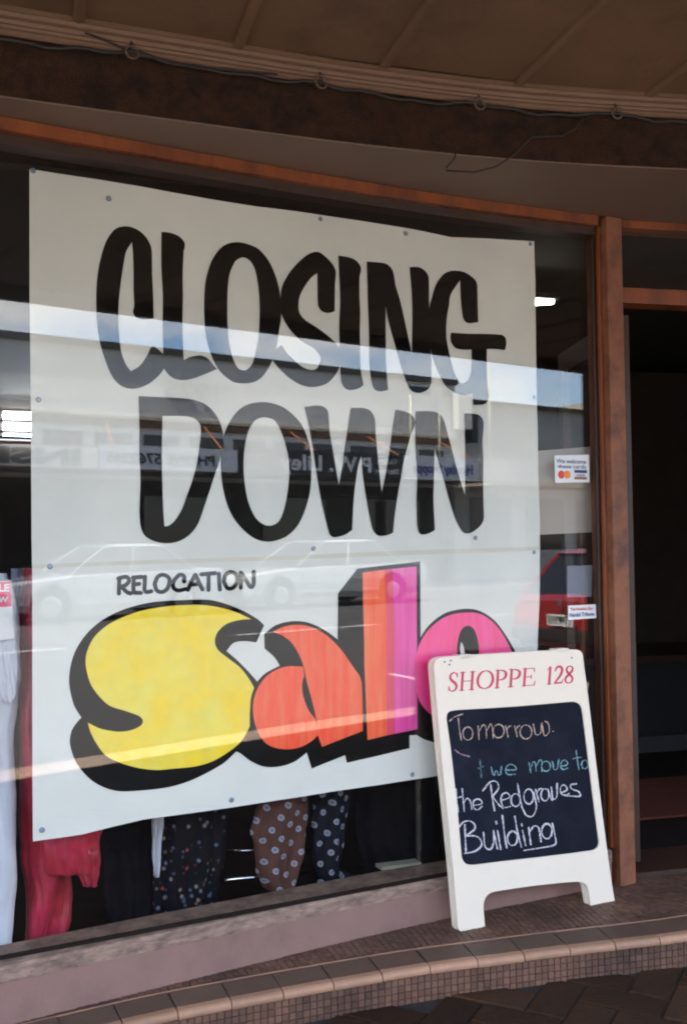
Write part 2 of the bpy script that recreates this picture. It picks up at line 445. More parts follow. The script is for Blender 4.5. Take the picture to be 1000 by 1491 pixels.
# arc-length parameterised nosing
def resample(P, step):
    out = []; acc = 0; last = P[0]
    seg = [(P[i+1]-P[i]).length for i in range(len(P)-1)]; tot = sum(seg); k = 0; pos = 0; s_ = 0
    while s_ < tot:
        while pos + seg[k] < s_: pos += seg[k]; k += 1
        f = (s_ - pos)/seg[k]; out.append((P[k].lerp(P[k+1], f), (P[k+1]-P[k]).normalized())); s_ += step
    return out
TL = .155
tm = MB()
hw = TL/2 - .0015
prof = [(.135, -.012), (.135, 0)]
o_ = .130
for k in range(8):
    prof += [(o_, -.0002), (o_-.003, .0014), (o_-.009, .0014), (o_-.012, -.0002)]; o_ -= .0128
tm_prof = prof + [(o_, -.012)]
def piece(prf):
    n = len(prf)
    return MB().add([(-hw, y, z) for y, z in prf] + [(hw, y, z) for y, z in prf],
                    [(i, (i+1) % n, n+(i+1) % n, n+i) for i in range(n)] + [tuple(range(n)), tuple(range(2*n-1, n-1, -1))])
tro = piece(tm_prof).build('ribbed_tile', TREAD, ps); trm = tro.data; bpy.data.objects.remove(tro)
bn = [(.0265, -.012), (.0265, .0015)] + [(.010 - .016*math.sin(a), -.0145 + .016*math.cos(a)) for a in [math.radians(x) for x in range(0, 121, 15)]] + [(.008, -.026)]
bno = piece(bn).build('bullnose_tile', NOSE, ps); bnm = bno.data; bpy.data.objects.remove(bno)
for m_ in (bnm,): m_.polygons.foreach_set('use_smooth', [False]*len(m_.polygons))
for (q, d) in resample(inner, TL):
    if q.x < -2.2 or q.x > 2.6: continue
    for nm, me in (('ribbed_tile', trm), ('bullnose_tile', bnm)):
        o = bpy.data.objects.new(nm, me); COL.objects.link(o); o.parent = ps
        o.location = (q.x, q.y, zp(q.x) + random.uniform(-.0008, .0008)); o.rotation_euler = (0, -.0165, math.atan2(d.y, d.x) + random.uniform(-.004, .004))
MB().sweep([V((p.x + o.x*.1385, p.y + o.y*.1385)) for p, o in zip(inner, offs) if -2 < p.x < 2.5], [(0, lambda x: zp(x) - .006), (0, lambda x: zp(x) + .0012), (-.004, lambda x: zp(x) + .0012), (-.004, lambda x: zp(x) - .006)]).build('edge_strip', NOSE, ps)
# mosaic field and riser mosaic: thousands of small squares, real but joined
MO = .0215
mf = MB(); mr_ = MB()
for (q, d) in resample(inner, MO):
    if q.x < -1.3 or q.x > 2.2: continue
    nn = V((-d.y, d.x))
    for k in range(38):
        oo = .138 + k * MO
        c = q + nn * oo + V((random.uniform(-.0012, .0012), random.uniform(-.0012, .0012)))
        # stop at the shop wall
        wy = min((abs(w_.x - c.x), w_.y) for w_ in WALL)[1]
        if c.y > wy + .02 and c.x < 1.0: break
        if c.x >= 1.0 and c.y > 3.84 + .231*(c.x - 1.03): break
        a = random.uniform(-.05, .05); h = MO/2 - .0013
        dx = V((d.x*math.cos(a)-d.y*math.sin(a), d.x*math.sin(a)+d.y*math.cos(a))); dy = V((-dx.y, dx.x))
        z = zp(c.x) - .001 + random.uniform(-.0006, .0006)
        A = [c + dx*i*h + dy*j*h for i, j in ((-1,-1),(1,-1),(1,1),(-1,1))]
        mf.add([(p.x, p.y, z) for p in A] + [(p.x, p.y, z-.005) for p in A], [(0,1,2,3),(0,4,5,1),(1,5,6,2),(2,6,7,3),(3,7,4,0)])
    for k in range(4):
        zc = zp(q.x) - .037 - k * MO*.98; h = MO/2 - .0013
        c = q - nn * random.uniform(.0, .0012) + nn*.006
        A = [(c.x + d.x*i*h, c.y + d.y*i*h, zc + j*h) for i, j in ((-1,-1),(1,-1),(1,1),(-1,1))]
        B = [(x + nn.x*.006, y + nn.y*.006, z) for x, y, z in A]
        mr_.add(A + B, [(0,1,2,3),(0,4,5,1),(1,5,6,2),(2,6,7,3),(3,7,4,0)])
mf.build('floor_mosaic', TILE, ps, recalc=False)['kind'] = 'stuff'
mr_.build('riser_mosaic', TILE, ps, recalc=False)['kind'] = 'stuff'

# ------------------------------------------------------------------ the shop building
shop = thing('shop_building', (0, 0, 0), 'shop building with a concave front and brown stucco beam above the show window', 'building')
ORG[shop.name] = V((0, 0, 0))
zfl = lambda x: zp(x) - .03
WW = [p for p in WALL if p.x > -1.45 and p.x < 1.0]
WW2 = WW
Z_SILL0, Z_SILL1, Z_HEAD0, Z_HEAD1 = .2015, .247, 2.602, 2.64
MB().sweep(WW2, [(0, zfl), (0, Z_SILL0 - .0), (-.16, Z_SILL0 - .0), (-.16, zfl)]).build('plinth', PINK, shop)
# stone sill in lengths
sl_pts = resample(WW2, .62)
MB().sweep(WW2, [(.004, Z_SILL0 + .001), (.006, Z_SILL1 - .006), (-.002, Z_SILL1), (-.14, Z_SILL1 + .006), (-.14, Z_SILL0 + .001)]).build('sill', STONE, shop)
# beam, its lilac underside
MB().sweep(BEAM, [(0, 2.646), (0, 2.86), (-.5, 2.86), (-.5, 2.646)]).build('beam', STUCCO, shop)
def between(PA, PB, z0, z1, n=60):
    A = resample(PA, sum((PA[i+1]-PA[i]).length for i in range(len(PA)-1))/n)[:n]
    B = resample(PB, sum((PB[i+1]-PB[i]).length for i in range(len(PB)-1))/n)[:n]
    a = [q for q, _ in A]; b = [q for q, _ in B]; m = len(a)
    vs = [(p.x, p.y, z0) for p in a] + [(p.x, p.y, z0) for p in b] + [(p.x, p.y, z1) for p in a] + [(p.x, p.y, z1) for p in b]
    fs = [(i, i+1, m+i+1, m+i) for i in range(m-1)] + [(2*m+i, 3*m+i, 3*m+i+1, 2*m+i+1) for i in range(m-1)]
    fs += [(i, 2*m+i, 2*m+i+1, i+1) for i in range(m-1)] + [(m+i, m+i+1, 3*m+i+1, 3*m+i) for i in range(m-1)]
    return MB().add(vs, fs)
BE2 = [p for p in BEAM if p.x > -2.2]
WB2 = [V((p.x - .03, p.y + .06)) for p in WALL if p.x > -2.2] + [V((2.6, 4.3)), V((4.4, 4.75))]
between(BE2, WB2, 2.6405, 2.645).build('recess_underside', LILAC, shop)
# upper storey, unseen and added to block the sun; side and back walls
UPW = mat('shop_upper_render', (0.45, 0.40, 0.34), 0.8, 0.1, 4, 0.2, 40)
def BX(t0, t1, w0, w1, z0, z1): return MB().box((t0, w0, z0), (t1, w1, z1), sp)
BX(-14, 16, -13, -3.35, 2.9, 6.2).build('sun_block_storey', UPW, shop)
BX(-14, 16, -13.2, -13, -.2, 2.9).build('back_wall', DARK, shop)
BX(-14, -2.8, -13, -12.9, -.2, 2.9)
lw = BX(-14, -3.6, -3.25, -2.95, -.2, 2.64).build('side_wall', STUCCO, shop)
BX(3.3, 16, -3.6, -3.05, -.2, 2.64).build('side_wall', STUCCO, shop)
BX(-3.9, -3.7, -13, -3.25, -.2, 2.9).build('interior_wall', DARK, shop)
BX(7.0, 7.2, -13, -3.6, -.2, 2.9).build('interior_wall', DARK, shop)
# interior ceiling and floor
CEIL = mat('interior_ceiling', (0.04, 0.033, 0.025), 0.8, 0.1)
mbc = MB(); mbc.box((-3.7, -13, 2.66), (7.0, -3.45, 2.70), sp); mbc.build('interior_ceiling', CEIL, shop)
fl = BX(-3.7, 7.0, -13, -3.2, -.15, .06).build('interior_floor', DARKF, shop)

# show window: frame, bead, pane
win = thing('shop_window', gp(1.0, .05, Z_SILL1), 'large show window with orange-brown timber head under the curved beam', 'window')
PL, _ = at_d(884, 400, -.02); PR, _ = at_d(906, 400, -.02)
MB().sweep([p for p in WW2], [(.004, Z_HEAD0), (.004, Z_HEAD1 - .001), (-.09, Z_HEAD1 - .001), (-.09, Z_HEAD0)]).build('head_frame', FRAME, win)
MB().sweep([V((p.x, p.y)) for p in WW2], [(-.022, Z_HEAD0 - .03), (-.022, Z_HEAD0 - .001), (-.085, Z_HEAD0 - .001), (-.085, Z_HEAD0 - .03)]).build('head_bead', BEADM, win)
MB().box((-.5, .042, Z_SILL1 + .001), (PL - .001, .052, Z_SILL1 + .012), gp).build('bottom_bead', DARK, win)
MB().box((-.5, .057, Z_SILL1 + .002), (PL + .004, .063, Z_HEAD1 - .002), gp).build('glass_pane', GLASS, win)
MB().box((-.56, -.01, Z_SILL1), (-.5, .10, Z_HEAD0), gp).build('side_frame', FRAME, win)
# moulded jamb between glass and door: post plus two fluted strips
post = thing('door_post', gp(PL, 0, zp(1)), 'reddish weathered timber post between show window and doorway', 'post')
MB().box((PL, -.022, zp(1.0) - .01), (PR, .10, Z_HEAD1 - .004), gp).build('post', POSTM, post, bevel=.003)
MB().box((PL - .012, .012, Z_SILL1 + .002), (PL - .0005, .030, Z_HEAD0 - .002), gp).build('moulding', FRAME, post, bevel=.002)
MB().box((PL - .022, .036, Z_SILL1 + .002), (PL - .0005, .054, Z_HEAD0 - .032), gp).build('moulding', BEADM, post, bevel=.002)

# doorway right of the post
DD = V((math.sin(math.radians(77)), math.cos(math.radians(77)), 0)); DI = V((-DD.y, DD.x, 0))
D0 = gp(PR, 0.0, 0)
def dp(a, b, z): return D0 + DD*a + DI*b + V((0, 0, z))
door = thing('shop_doorway', dp(.5, .05, .1), 'open shop doorway with orange-brown head and transom bar on the right', 'doorway')
MB().box((.001, 0, Z_HEAD0 + .006), (1.15, .09, Z_HEAD1 - .002), dp).build('head_frame', FRAME, door)
MB().box((.001, -.004, 2.315), (1.15, .085, 2.375), dp).build('transom_bar', FRAME, door, bevel=.002)
MB().box((.001, .045, 2.376), (1.15, .051, Z_HEAD0 + .005), dp).build('transom_pane', GLASS, door)
MB().box((1.15, -.02, .1), (1.21, .10, Z_HEAD1 - .002), dp).build('side_post', POSTM, door)
MB().box((.0, .06, .04), (1.25, .32, .122), dp).build('threshold', BEADM, door)
# door leaf swung inwards against the inner wall
leaf = thing('door_leaf', dp(.10, .1, .12), 'dark framed door leaf swung open inside the doorway', 'door')
def lp(a, b, z): return dp(.07 + a*.16 + b, .13 + a, z)
MB().box((0, 0, .14), (.05, .04, 2.3), lp).build('stile', BEADM, leaf)
MB().box((.80, 0, .14), (.86, .04, 2.3), lp).build('stile', BEADM, leaf)
MB().box((.05, 0, .14), (.80, .04, .34), lp).build('bottom_rail', BEADM, leaf)
MB().box((.05, 0, 2.2), (.80, .04, 2.3), lp).build('top_rail', BEADM, leaf)
# things seen dimly inside the doorway
CARP = mat('red_mat', (0.11, 0.022, 0.009), 0.9, 0.2, 30)
tag(MB().box((.42, .9, .062), (1.6, 1.6, .072), dp).build('floor_mat', CARP), 'orange-red mat on the dark floor inside the doorway', 'mat')
GREYP = mat('grey_counter', (0.014, 0.014, 0.016), 0.6, 0.1)
cn = thing('shop_counter', dp(.9, 2.6, .06), 'dark grey counter standing behind the mat inside the doorway', 'counter')
MB().box((.0, 2.3, .06), (2.2, 2.9, .62), dp).build('front', GREYP, cn)
MB().box((-.04, 2.25, .62), (2.25, 2.95, .66), dp).build('counter_top', BEADM, cn)
MB().box((.0, 2.24, .062), (2.2, 2.29, .16), dp).build('skirting', mat('grey_skirting', (0.04, 0.04, 0.047), .6), cn)
pc = thing('framed_picture', dp(.45, 3.0, 1.0), 'small brown framed picture on the inner wall beyond the doorway', 'picture')
BRP = mat('brown_print', (0.13, 0.06, 0.035), 0.7, 0.4, 30)
MB().box((.52, 3.02, 1.0), (.72, 3.04, 1.28), dp).build('frame', BEADM, pc); MB().box((.535, 3.012, 1.015), (.705, 3.019, 1.265), dp).build('print', BRP, pc)
MB().box((-.2, 3.05, .06), (2.4, 3.15, 2.6), dp).build('partition', mat('brown_partition', (0.035, 0.024, 0.016), .8, .2), shop)
tag(MB().box((.80, 2.0, .66), (.82, 2.03, 1.5), dp).build('display_stand', POSTM), 'slim tan upright display stand on the grey counter', 'stand')
# dividing wall between the show window bay and the doorway

# ------------------------------------------------------------------ awning over the pavement
AW0, AW1 = -2.86, -.27
awn = thing('street_awning', sp(0, -1.5, 2.7), 'flat awning with battened brown soffit over the pavement', 'awning')
BATT = []
for (u, v) in ((115, 20), (357, 65), (568, 95), (765, 120), (950, 132)):
    q = at_z(u, v, 2.872); BATT.append(q.dot(ST))
stp = (BATT[-1] - BATT[0]) / 4
b0 = BATT[0]
k0, k1 = -20, 26
for k in range(k0, k1):
    t = b0 + k * stp
    BX(t + .004, t + stp - .004, AW0, AW1 - .05, 2.874, 2.884).build('soffit_panel', SOFFIT, awn)
    mb = MB(); pr = [(-.016, 0), (-.014, -.010), (-.005, -.014), (.005, -.014), (.014, -.010), (.016, 0)]
    n = len(pr)
    mb.add([sp(t + a, AW0, 2.8735 + b) for a, b in pr] + [sp(t + a, AW1 - .05, 2.8735 + b) for a, b in pr],
           [(i, (i+1) % n, n+(i+1) % n, n+i) for i in range(n)] + [tuple(range(n)), tuple(range(2*n-1, n-1, -1))])
    mb.build('batten', SOFFIT, awn)
BX(b0 + k0*stp, b0 + k1*stp, -3.36, AW1 - .05, 2.90, 3.05).build('shade_deck', UPW, awn)  # unseen box over the soffit, added for shading
BX(b0 + k0*stp, b0 + k1*stp, AW1 - .049, AW1, 2.80, 3.12).build('fascia_board', mat('awning_fascia', (0.35, 0.31, 0.27), .7), awn)
# cornice moulding at the beam
cp = [(0.0, 2.86), (0.0, 2.812), (.010, 2.809), (.016, 2.814), (.017, 2.822), (.024, 2.824), (.026, 2.832), (.021, 2.838), (.024, 2.848), (.036, 2.852), (.042, 2.860), (.040, 2.867), (.050, 2.873), (.0, 2.8732)]
MB().sweep(BEAM, cp).build('cornice', CORNICE, shop, smooth=False)

# cable and hooks along the cornice
def on_beam(u, z, out=.03):
    """plan point on the beam curve seen at picture column u, at height z"""
    best = None
    for i in range(len(BEAM)-1):
        for f in (0, .25, .5, .75):
            p = BEAM[i].lerp(BEAM[i+1], f); q = V((p.x, p.y, z)) - CAM
            uu = 500 + FPX * q.dot(RGT) / q.dot(FWD)
            if best is None or abs(uu - u) < best[0]:
                d = (BEAM[i+1]-BEAM[i]).normalized(); best = (abs(uu - u), V((p.x + d.y*out, p.y - d.x*out, z)))
    return best[1]
cab = []
hooks = [(-60, 2.80), (190, 2.808), (461, 2.806), (694, 2.800), (891, 2.806), (1060, 2.80)]
for i in range(len(hooks)-1):
    (u0, z0), (u1, z1) = hooks[i], hooks[i+1]
    for k in range(12):
        f = k/12; cab.append(on_beam(u0 + (u1-u0)*f, z0 + (z1-z0)*f - .016*math.sin(math.pi*f) + .004*math.sin(k*1.7 + i), .028 + .006*math.sin(k*.9 + i*2)))
tag(MB().tube(cab, .005, 6).build('cable', WIRE, smooth=True), 'thin dark cable sagging between hooks along the cornice', 'cable')
cab2 = [on_beam(u, z, .03) for u, z in ((120, 2.842), (160, 2.826), (190, 2.806), (230, 2.80), (280, 2.79), (330, 2.80), (400, 2.81))]
tag(MB().tube(cab2, .003, 6).build('cable', WIRE, smooth=True), 'short dark cable end looping beside the leftmost hook', 'cable')
HOOKM = mat('rusty_hook', (0.10, 0.06, 0.04), 0.6, 0.2, 40)
lab = ['leftmost ring hook under the cornice', 'second ring hook from the left, above the poster middle', 'third ring hook from the left, above the hanging wire', 'rightmost ring hook, above the timber post']
for i, (u, z) in enumerate(hooks[1:5]):
    c = on_beam(u, z - .002, .032); d = (on_beam(u+20, z, .032) - on_beam(u-20, z, .032)).normalized()
    pts = [c + (d*math.cos(a) + V((0,0,1))*math.sin(a))*.018 + SN*.004*math.sin(a*.5) for a in [k*math.pi/9 for k in range(19)]]
    pts += [c + V((0, 0, .015)), c + V((0, 0, .035)) - SN*.01]
    tag(MB().tube(pts, .0034, 6).build('ring_hook', HOOKM, smooth=True), lab[i], 'hook', 'ring hooks along the cornice')
wp = [((664, 212), .02), ((662, 230), .03), ((650, 243), .04), ((650, 248), .04), ((668, 249), .05), ((690, 250), .05), ((720, 243), .05), ((747, 226), .04), ((768, 205), .03), ((775, 199), .025), ((820, 197), .022), ((838, 186), .022), ((850, 172), .03)]
def on_beam_px(u, v, out):
    q = on_beam(u, 2.7, out); r = ray(u, v); k = (V((q.x, q.y, 0)) - V((CAM.x, CAM.y, 0))).length / V((r.x, r.y, 0)).length
    return CAM + r*k
W3 = [on_beam_px(u, v, o) for (u, v), o in wp]
tag(MB().tube(W3, .0028, 6).build('loose_wire', WIRE, smooth=True), 'loose black wire loop hanging below the brown beam', 'wire')
JB = on_beam(662, 2.70, .01)

# ------------------------------------------------------------------ the poster
PD = .092
def wr(p, z):
    a = noise.noise(V((p*1.3, z*1.1, 3.1))) * .010 + noise.noise(V((p*4.0, z*3.2, 7.7))) * .0045
    a += .0026 * noise.noise(V((p*9 + z*5, z*7 - p*3, 1.7)))
    a += .003*math.sin(p*6 + z*1.5) * max(0, (p - 1.3)/.8)
    return a
def sheet(name, polys, lift, m, parent, cell=.04, surf=None, rec=None):
    """flat print cut from (p, z) polygons, following the paper's waves; polys = [outer, hole...]"""
    L = [[V((p[0], p[1], 0)) for p in poly] for poly in polys]
    tri = tessellate_polygon(L); vs = [q for poly in L for q in poly]
    bm = bmesh.new(); bv = [bm.verts.new(q) for q in vs]
    for t in tri:
        try: bm.faces.new([bv[i] for i in t])
        except ValueError: pass
    xs = [q.x for q in vs]; zs = [q.y for q in vs]
    k = math.floor(min(xs)/cell)+1
    while k*cell < max(xs):
        bmesh.ops.bisect_plane(bm, geom=bm.verts[:]+bm.edges[:]+bm.faces[:], plane_co=(k*cell, 0, 0), plane_no=(1, 0, 0)); k += 1
    k = math.floor(min(zs)/cell)+1
    while k*cell < max(zs):
        bmesh.ops.bisect_plane(bm, geom=bm.verts[:]+bm.edges[:]+bm.faces[:], plane_co=(0, k*cell, 0), plane_no=(0, 1, 0)); k += 1
    o0 = ORG[parent.name]
    for v in bm.verts:
        p, z = v.co.x, v.co.y
        v.co = gp(p, PD - lift + wr(p, z), z) - o0
    bmesh.ops.recalc_face_normals(bm, faces=bm.faces)
    f0 = bm.faces[:][0]
    bm.normal_update()
    if f0.normal.dot(GI) > 0: bmesh.ops.reverse_faces(bm, faces=bm.faces)
    me = bpy.data.meshes.new(name); bm.to_mesh(me); bm.free()
    me.materials.append(m); me.polygons.foreach_set('use_smooth', [True]*len(me.polygons))
    o = bpy.data.objects.new(name, me); COL.objects.link(o); o.parent = parent; ORG[o.name] = o0
    return o
def px(pts, o=(0, 0), s=1.0):
    return [(o[0] + p[0]/s, o[1] + p[1]/s) + tuple(p[2:]) for p in pts]
def outline(pts, o=(0, 0), s=1.0, n=6, closed=True):
    c = cr(px(pts, o, s), n, closed); return [at_d(q.x, q.y, PD) for q in c]
def ribbon(pts, w, n=6, taper=0.0):
    """outline of a brush stroke through pts (picture units), width w"""
    c = cr(pts, n); L = []; R_ = []
    for i, p in enumerate(c):
        d = (c[min(i+1, len(c)-1)] - c[max(i-1, 0)])
        if d.length < 1e-9: continue
        d.normalize(); nn = V((-d.y, d.x)); ww = (w(i/(len(c)-1)) if callable(w) else w)/2
        L.append(p + nn*ww); R_.append(p - nn*ww)
        if i == len(c)-1: capd = d * ww
        if i == 0: cap0 = -d * ww
    return [L[0].lerp(R_[0], .5) + cap0*.8] , L, R_, L[-1].lerp(R_[-1], .5) + capd*.8
def ribbon_mesh(mb, pts, w, to3, n=6):
    c0, L, R_, c1 = ribbon(pts, w, n)
    vs = [to3(q) for q in L] + [to3(q) for q in R_]; m = len(L)
    vs += [to3(c0[0]), to3(c1)]
    mb.add(vs, [(i, i+1, m+i+1, m+i) for i in range(m-1)] + [(0, m, 2*m), (m-1, 2*m+1, 2*m-1)])
poster = thing('sale_poster', gp(1.0, PD, .4), 'white hand-lettered paper poster reading CLOSING DOWN relocation sale behind the window', 'poster')
TOPE = [(43, 245), (150, 262), (200, 270), (300, 288), (375, 300), (435, 307), (500, 316), (560, 326), (620, 337), (655, 345), (715, 347), (777, 351)]
RGT_ = [(779, 400), (781, 500), (783, 600), (785, 690), (787, 760)]
up = TOPE + RGT_ + [(787, 803), (600, 808), (400, 817), (200, 823), (47, 829), (46, 780), (45, 600), (43, 440)]
lo = [(47, 822), (200, 816), (400, 810), (600, 801), (787, 796), (786, 850), (783, 935), (782, 1040), (781, 1103), (640, 1130), (560, 1142), (448, 1159), (400, 1166), (340, 1176), (280, 1184), (208, 1194), (160, 1206), (120, 1216), (48, 1226), (47, 1100), (47, 1000)]
def dens(P, n=5):
    out = []
    for i in range(len(P)):
        a, b = P[i], P[(i+1) % len(P)]
        out += [(a[0] + (b[0]-a[0])*k/n, a[1] + (b[1]-a[1])*k/n) for k in range(n)]
    return out
sheet('paper_sheet', [[at_d(x, y, PD) for x, y in dens(up)]], 0, PAPER, poster, .03)
sheet('paper_sheet', [[at_d(x, y, PD) for x, y in dens(lo)]], .0006, PAPER, poster, .03)
sheet('seam_tape', [[at_d(x, y, PD) for x, y in dens([(47, 822), (200, 816), (400, 810), (600, 801), (787, 796), (787, 802), (600, 808), (400, 816), (200, 822), (47, 828)])]], .0010, SEAM, poster, .03)
c = 1
LET = {
 'C': ((130, 320), [[(310,160,1),(265,240),(235,420),(215,600),(215,800),(235,960),(268,1050),(305,1100,1),(370,1060),(420,990),(450,925,1),(475,922),(510,945),(545,980,1),(545,1085,1),(500,1140),(420,1200),(330,1228),(240,1210),(170,1140),(120,1030),(80,900),(55,740),(50,560),(60,400),(90,250),(130,140),(190,65),(270,45),(350,70),(410,120),(450,190),(458,260),(460,400),(468,560),(472,715,1),(400,722),(345,710),(320,670),(330,620),(325,520),(323,380),(318,240)]]),
 'L': ((130, 320), [[(525,85,1),(590,92),(650,115),(690,155),(697,190),(688,230),(682,400),(683,560),(680,740),(684,900),(690,1018,1),(740,995),(810,985),(860,1005),(895,1045),(930,1085,1),(860,1115),(770,1150),(690,1165),(620,1155),(570,1115),(540,1060),(540,900),(538,740),(538,560),(528,380),(525,230)]]),
 'O': ((290, 340), [[(280,58),(350,70),(430,105),(500,180),(550,280),(585,400),(598,520),(598,620),(580,720),(560,840),(520,950),(460,1040),(400,1080),(320,1090),(240,1075),(150,1000),(90,890),(50,740),(38,600),(38,450),(50,330),(90,200),(150,110),(210,70)],
   [(330,170),(375,195),(410,260),(430,360),(442,480),(443,600),(435,740),(415,850),(390,940),(355,985),(320,995),(280,975),(245,905),(220,800),(210,680),(207,540),(210,400),(225,290),(265,200),(300,175)]]),
 'S': ((400, 350), [[(315,78),(370,110),(420,165),(445,215),(445,260),(438,340),(435,515,1),(390,527),(345,515),(318,480),(312,430),(312,235,1),(270,265),(220,330),(185,400),(175,460),(180,520),(220,575),(310,635),(390,695),(440,745),(472,785),(485,860),(465,930),(430,990),(370,1045),(280,1068),(200,1055),(120,1010),(50,950),(0,895),(-20,850),(15,785,1),(50,760,1),(100,830),(170,895),(220,930),(275,943),(310,925),(332,870),(325,830),(280,780),(210,740),(150,690),(100,630),(60,560),(45,500),(45,400),(60,320),(110,230),(180,150),(250,95)]]),
 'I': ((400, 350), [[(467,105,1),(540,118),(590,140),(622,180),(628,215),(615,270),(614,400),(620,520),(617,650),(618,800),(620,930),(640,1055,1),(600,1080),(545,1090),(505,1075),(480,1030),(472,940),(470,780),(468,600),(475,430),(470,250)]]),
 'N': ((400, 350), [[(670,150,1),(750,158),(810,170),(850,210),(865,260),(875,330),(905,430),(935,560),(960,680),(990,830,1),(992,750),(995,560),(990,380),(980,250),(976,195,1),(1040,195),(1090,225),(1115,270),(1118,400),(1120,510),(1125,750),(1133,850),(1135,1030),(1110,1085),(1050,1110),(1000,1100),(970,1070),(930,970),(895,850),(860,730),(820,580),(803,480,1),(802,600),(803,750),(805,900),(818,1090,1),(760,1100),(720,1085),(700,1040),(688,950),(683,780),(682,600),(672,400)]]),
 'G': ((560, 360), [[(510,170),(570,178),(620,205),(660,240),(673,280),(675,400),(678,545,1),(610,553),(575,530),(562,480),(552,380),(545,240,1),(510,290),(475,350),(465,420),(450,520),(447,650),(460,740),(480,830),(500,910),(530,970),(560,992),(595,975),(620,930),(630,870),(630,745,1),(560,745),(510,730),(482,690),(477,650),(482,620,1),(600,628),(740,630),(850,635),(880,655),(887,700),(875,748,1),(800,740),(742,740,1),(742,860),(745,980),(755,1080),(745,1125),(710,1145),(640,1148,1),(632,1068,1),(600,1075),(540,1072),(480,1045),(430,1000),(390,920),(350,820),(322,700),(320,560),(320,450),(340,360),(370,270),(420,200),(465,175)]]),
 'D': ((190, 560), [[(60,82,1),(200,90),(350,97),(450,108),(530,135),(590,180),(640,250),(668,330),(675,400),(650,540),(610,660),(570,780),(530,900),(490,1010),(430,1090),(350,1140),(260,1155),(170,1140),(100,1095),(72,1020),(65,900),(72,700),(65,500),(65,300)],
   [(232,228,1),(330,228),(410,232),(470,250),(505,290),(510,350),(500,450),(480,580),(450,690),(410,800),(370,910),(320,990),(280,1025),(245,1032,1),(235,900),(230,700),(228,500),(230,350)]]),
 'O2': ((310, 560), [[(350,127),(430,135),(510,165),(580,220),(640,290),(680,380),(705,480),(712,600),(708,720),(690,830),(650,950),(600,1040),(520,1110),(410,1143),(310,1125),(220,1060),(140,960),(90,840),(62,700),(55,560),(70,400),(110,290),(170,200),(250,145)],
   [(380,238),(440,255),(480,310),(510,390),(535,480),(550,580),(548,700),(530,830),(505,930),(470,1000),(410,1028),(350,1010),(300,960),(255,860),(230,740),(220,600),(228,460),(255,340),(300,265),(340,243)]]),
 'W': ((430, 560), [[(63,163,1),(150,152),(200,162),(228,190),(237,240),(245,340),(265,460),(285,590),(310,730,1),(335,600),(350,480),(370,350),(385,240),(398,170,1),(480,170),(530,185),(560,220),(572,260),(578,360),(590,480),(605,640),(623,782,1),(650,660),(680,480),(700,310),(722,183,1),(790,195),(840,220),(865,260),(862,300),(840,350),(815,440),(785,560),(760,700),(735,840),(720,950),(708,1078,1),(670,1095),(610,1102),(575,1080),(555,1040),(530,930),(510,820),(490,690),(478,580),(473,518,1),(455,580),(435,700),(420,820),(412,950),(407,1058,1),(350,1095),(280,1112),(245,1095),(225,1030),(190,880),(160,720),(130,520),(105,370),(85,260)]]),
 'N2': ((560, 560), [[(220,195,1),(300,193),(370,200),(410,230),(430,275),(450,350),(475,440),(510,570),(545,690),(580,805,1),(583,700),(582,500),(578,350),(573,210,1),(650,212),(690,225),(715,260),(718,310),(710,420),(718,560),(715,760),(720,970),(700,1020),(650,1065),(600,1085),(560,1070),(520,1000),(490,920),(460,820),(430,710),(395,590),(360,460,1),(355,600),(352,720),(350,850),(358,1060,1),(310,1085),(265,1092),(240,1070),(228,1000),(225,850),(230,650),(218,450),(217,300)]]),
}
LIFT = .0016
for i, (k, (o, polys)) in enumerate(LET.items()):
    sheet('black_letter', [outline(q, o, 5.0, 6) for q in polys], LIFT + .00008*i, INK, poster)
# RELOCATION, brush strokes
def on_paper(lift):
    def f(q):
        p, z = at_d(q.x, q.y, PD); return gp(p, PD - lift + wr(p, z), z)
    return f
REL = [[[(95,165),(93,215),(92,262)],[(85,170),(135,160),(152,182),(132,208),(102,218)],[(105,215),(138,248),(165,258)]],
 [[(180,165),(177,210),(178,250)],[(170,165),(230,160)],[(180,205),(215,200)],[(178,252),(225,254)]],
 [[(245,155),(243,200),(246,245),(285,243)]],
 [[(300,200),(318,160),(350,148),(385,172),(375,225),(345,248),(312,238),(300,200)]],
 [[(470,192),(468,155),(440,150),(408,188),(410,225),(440,240),(482,230)]],
 [[(490,240),(512,190),(535,145)],[(535,145),(555,190),(578,237)],[(508,205),(560,200)]],
 [[(565,146),(655,138)],[(612,145),(611,240)]],[[(672,138),(674,190),(678,238)]],
 [[(700,185),(712,148),(745,132),(775,150),(778,190),(755,222),(722,226),(700,185)]],
 [[(800,228),(802,180),(800,132)],[(800,132),(830,180),(858,220),(875,200),(876,126)]]]
for ch in REL:
    mb = MB()
    for j, stq in enumerate(ch):
        ribbon_mesh(mb, px(stq, (150, 800), 4.0), 6.0, on_paper(LIFT + .0001*j), 4)
    mb.build('small_letter', INK, poster, recalc=False)
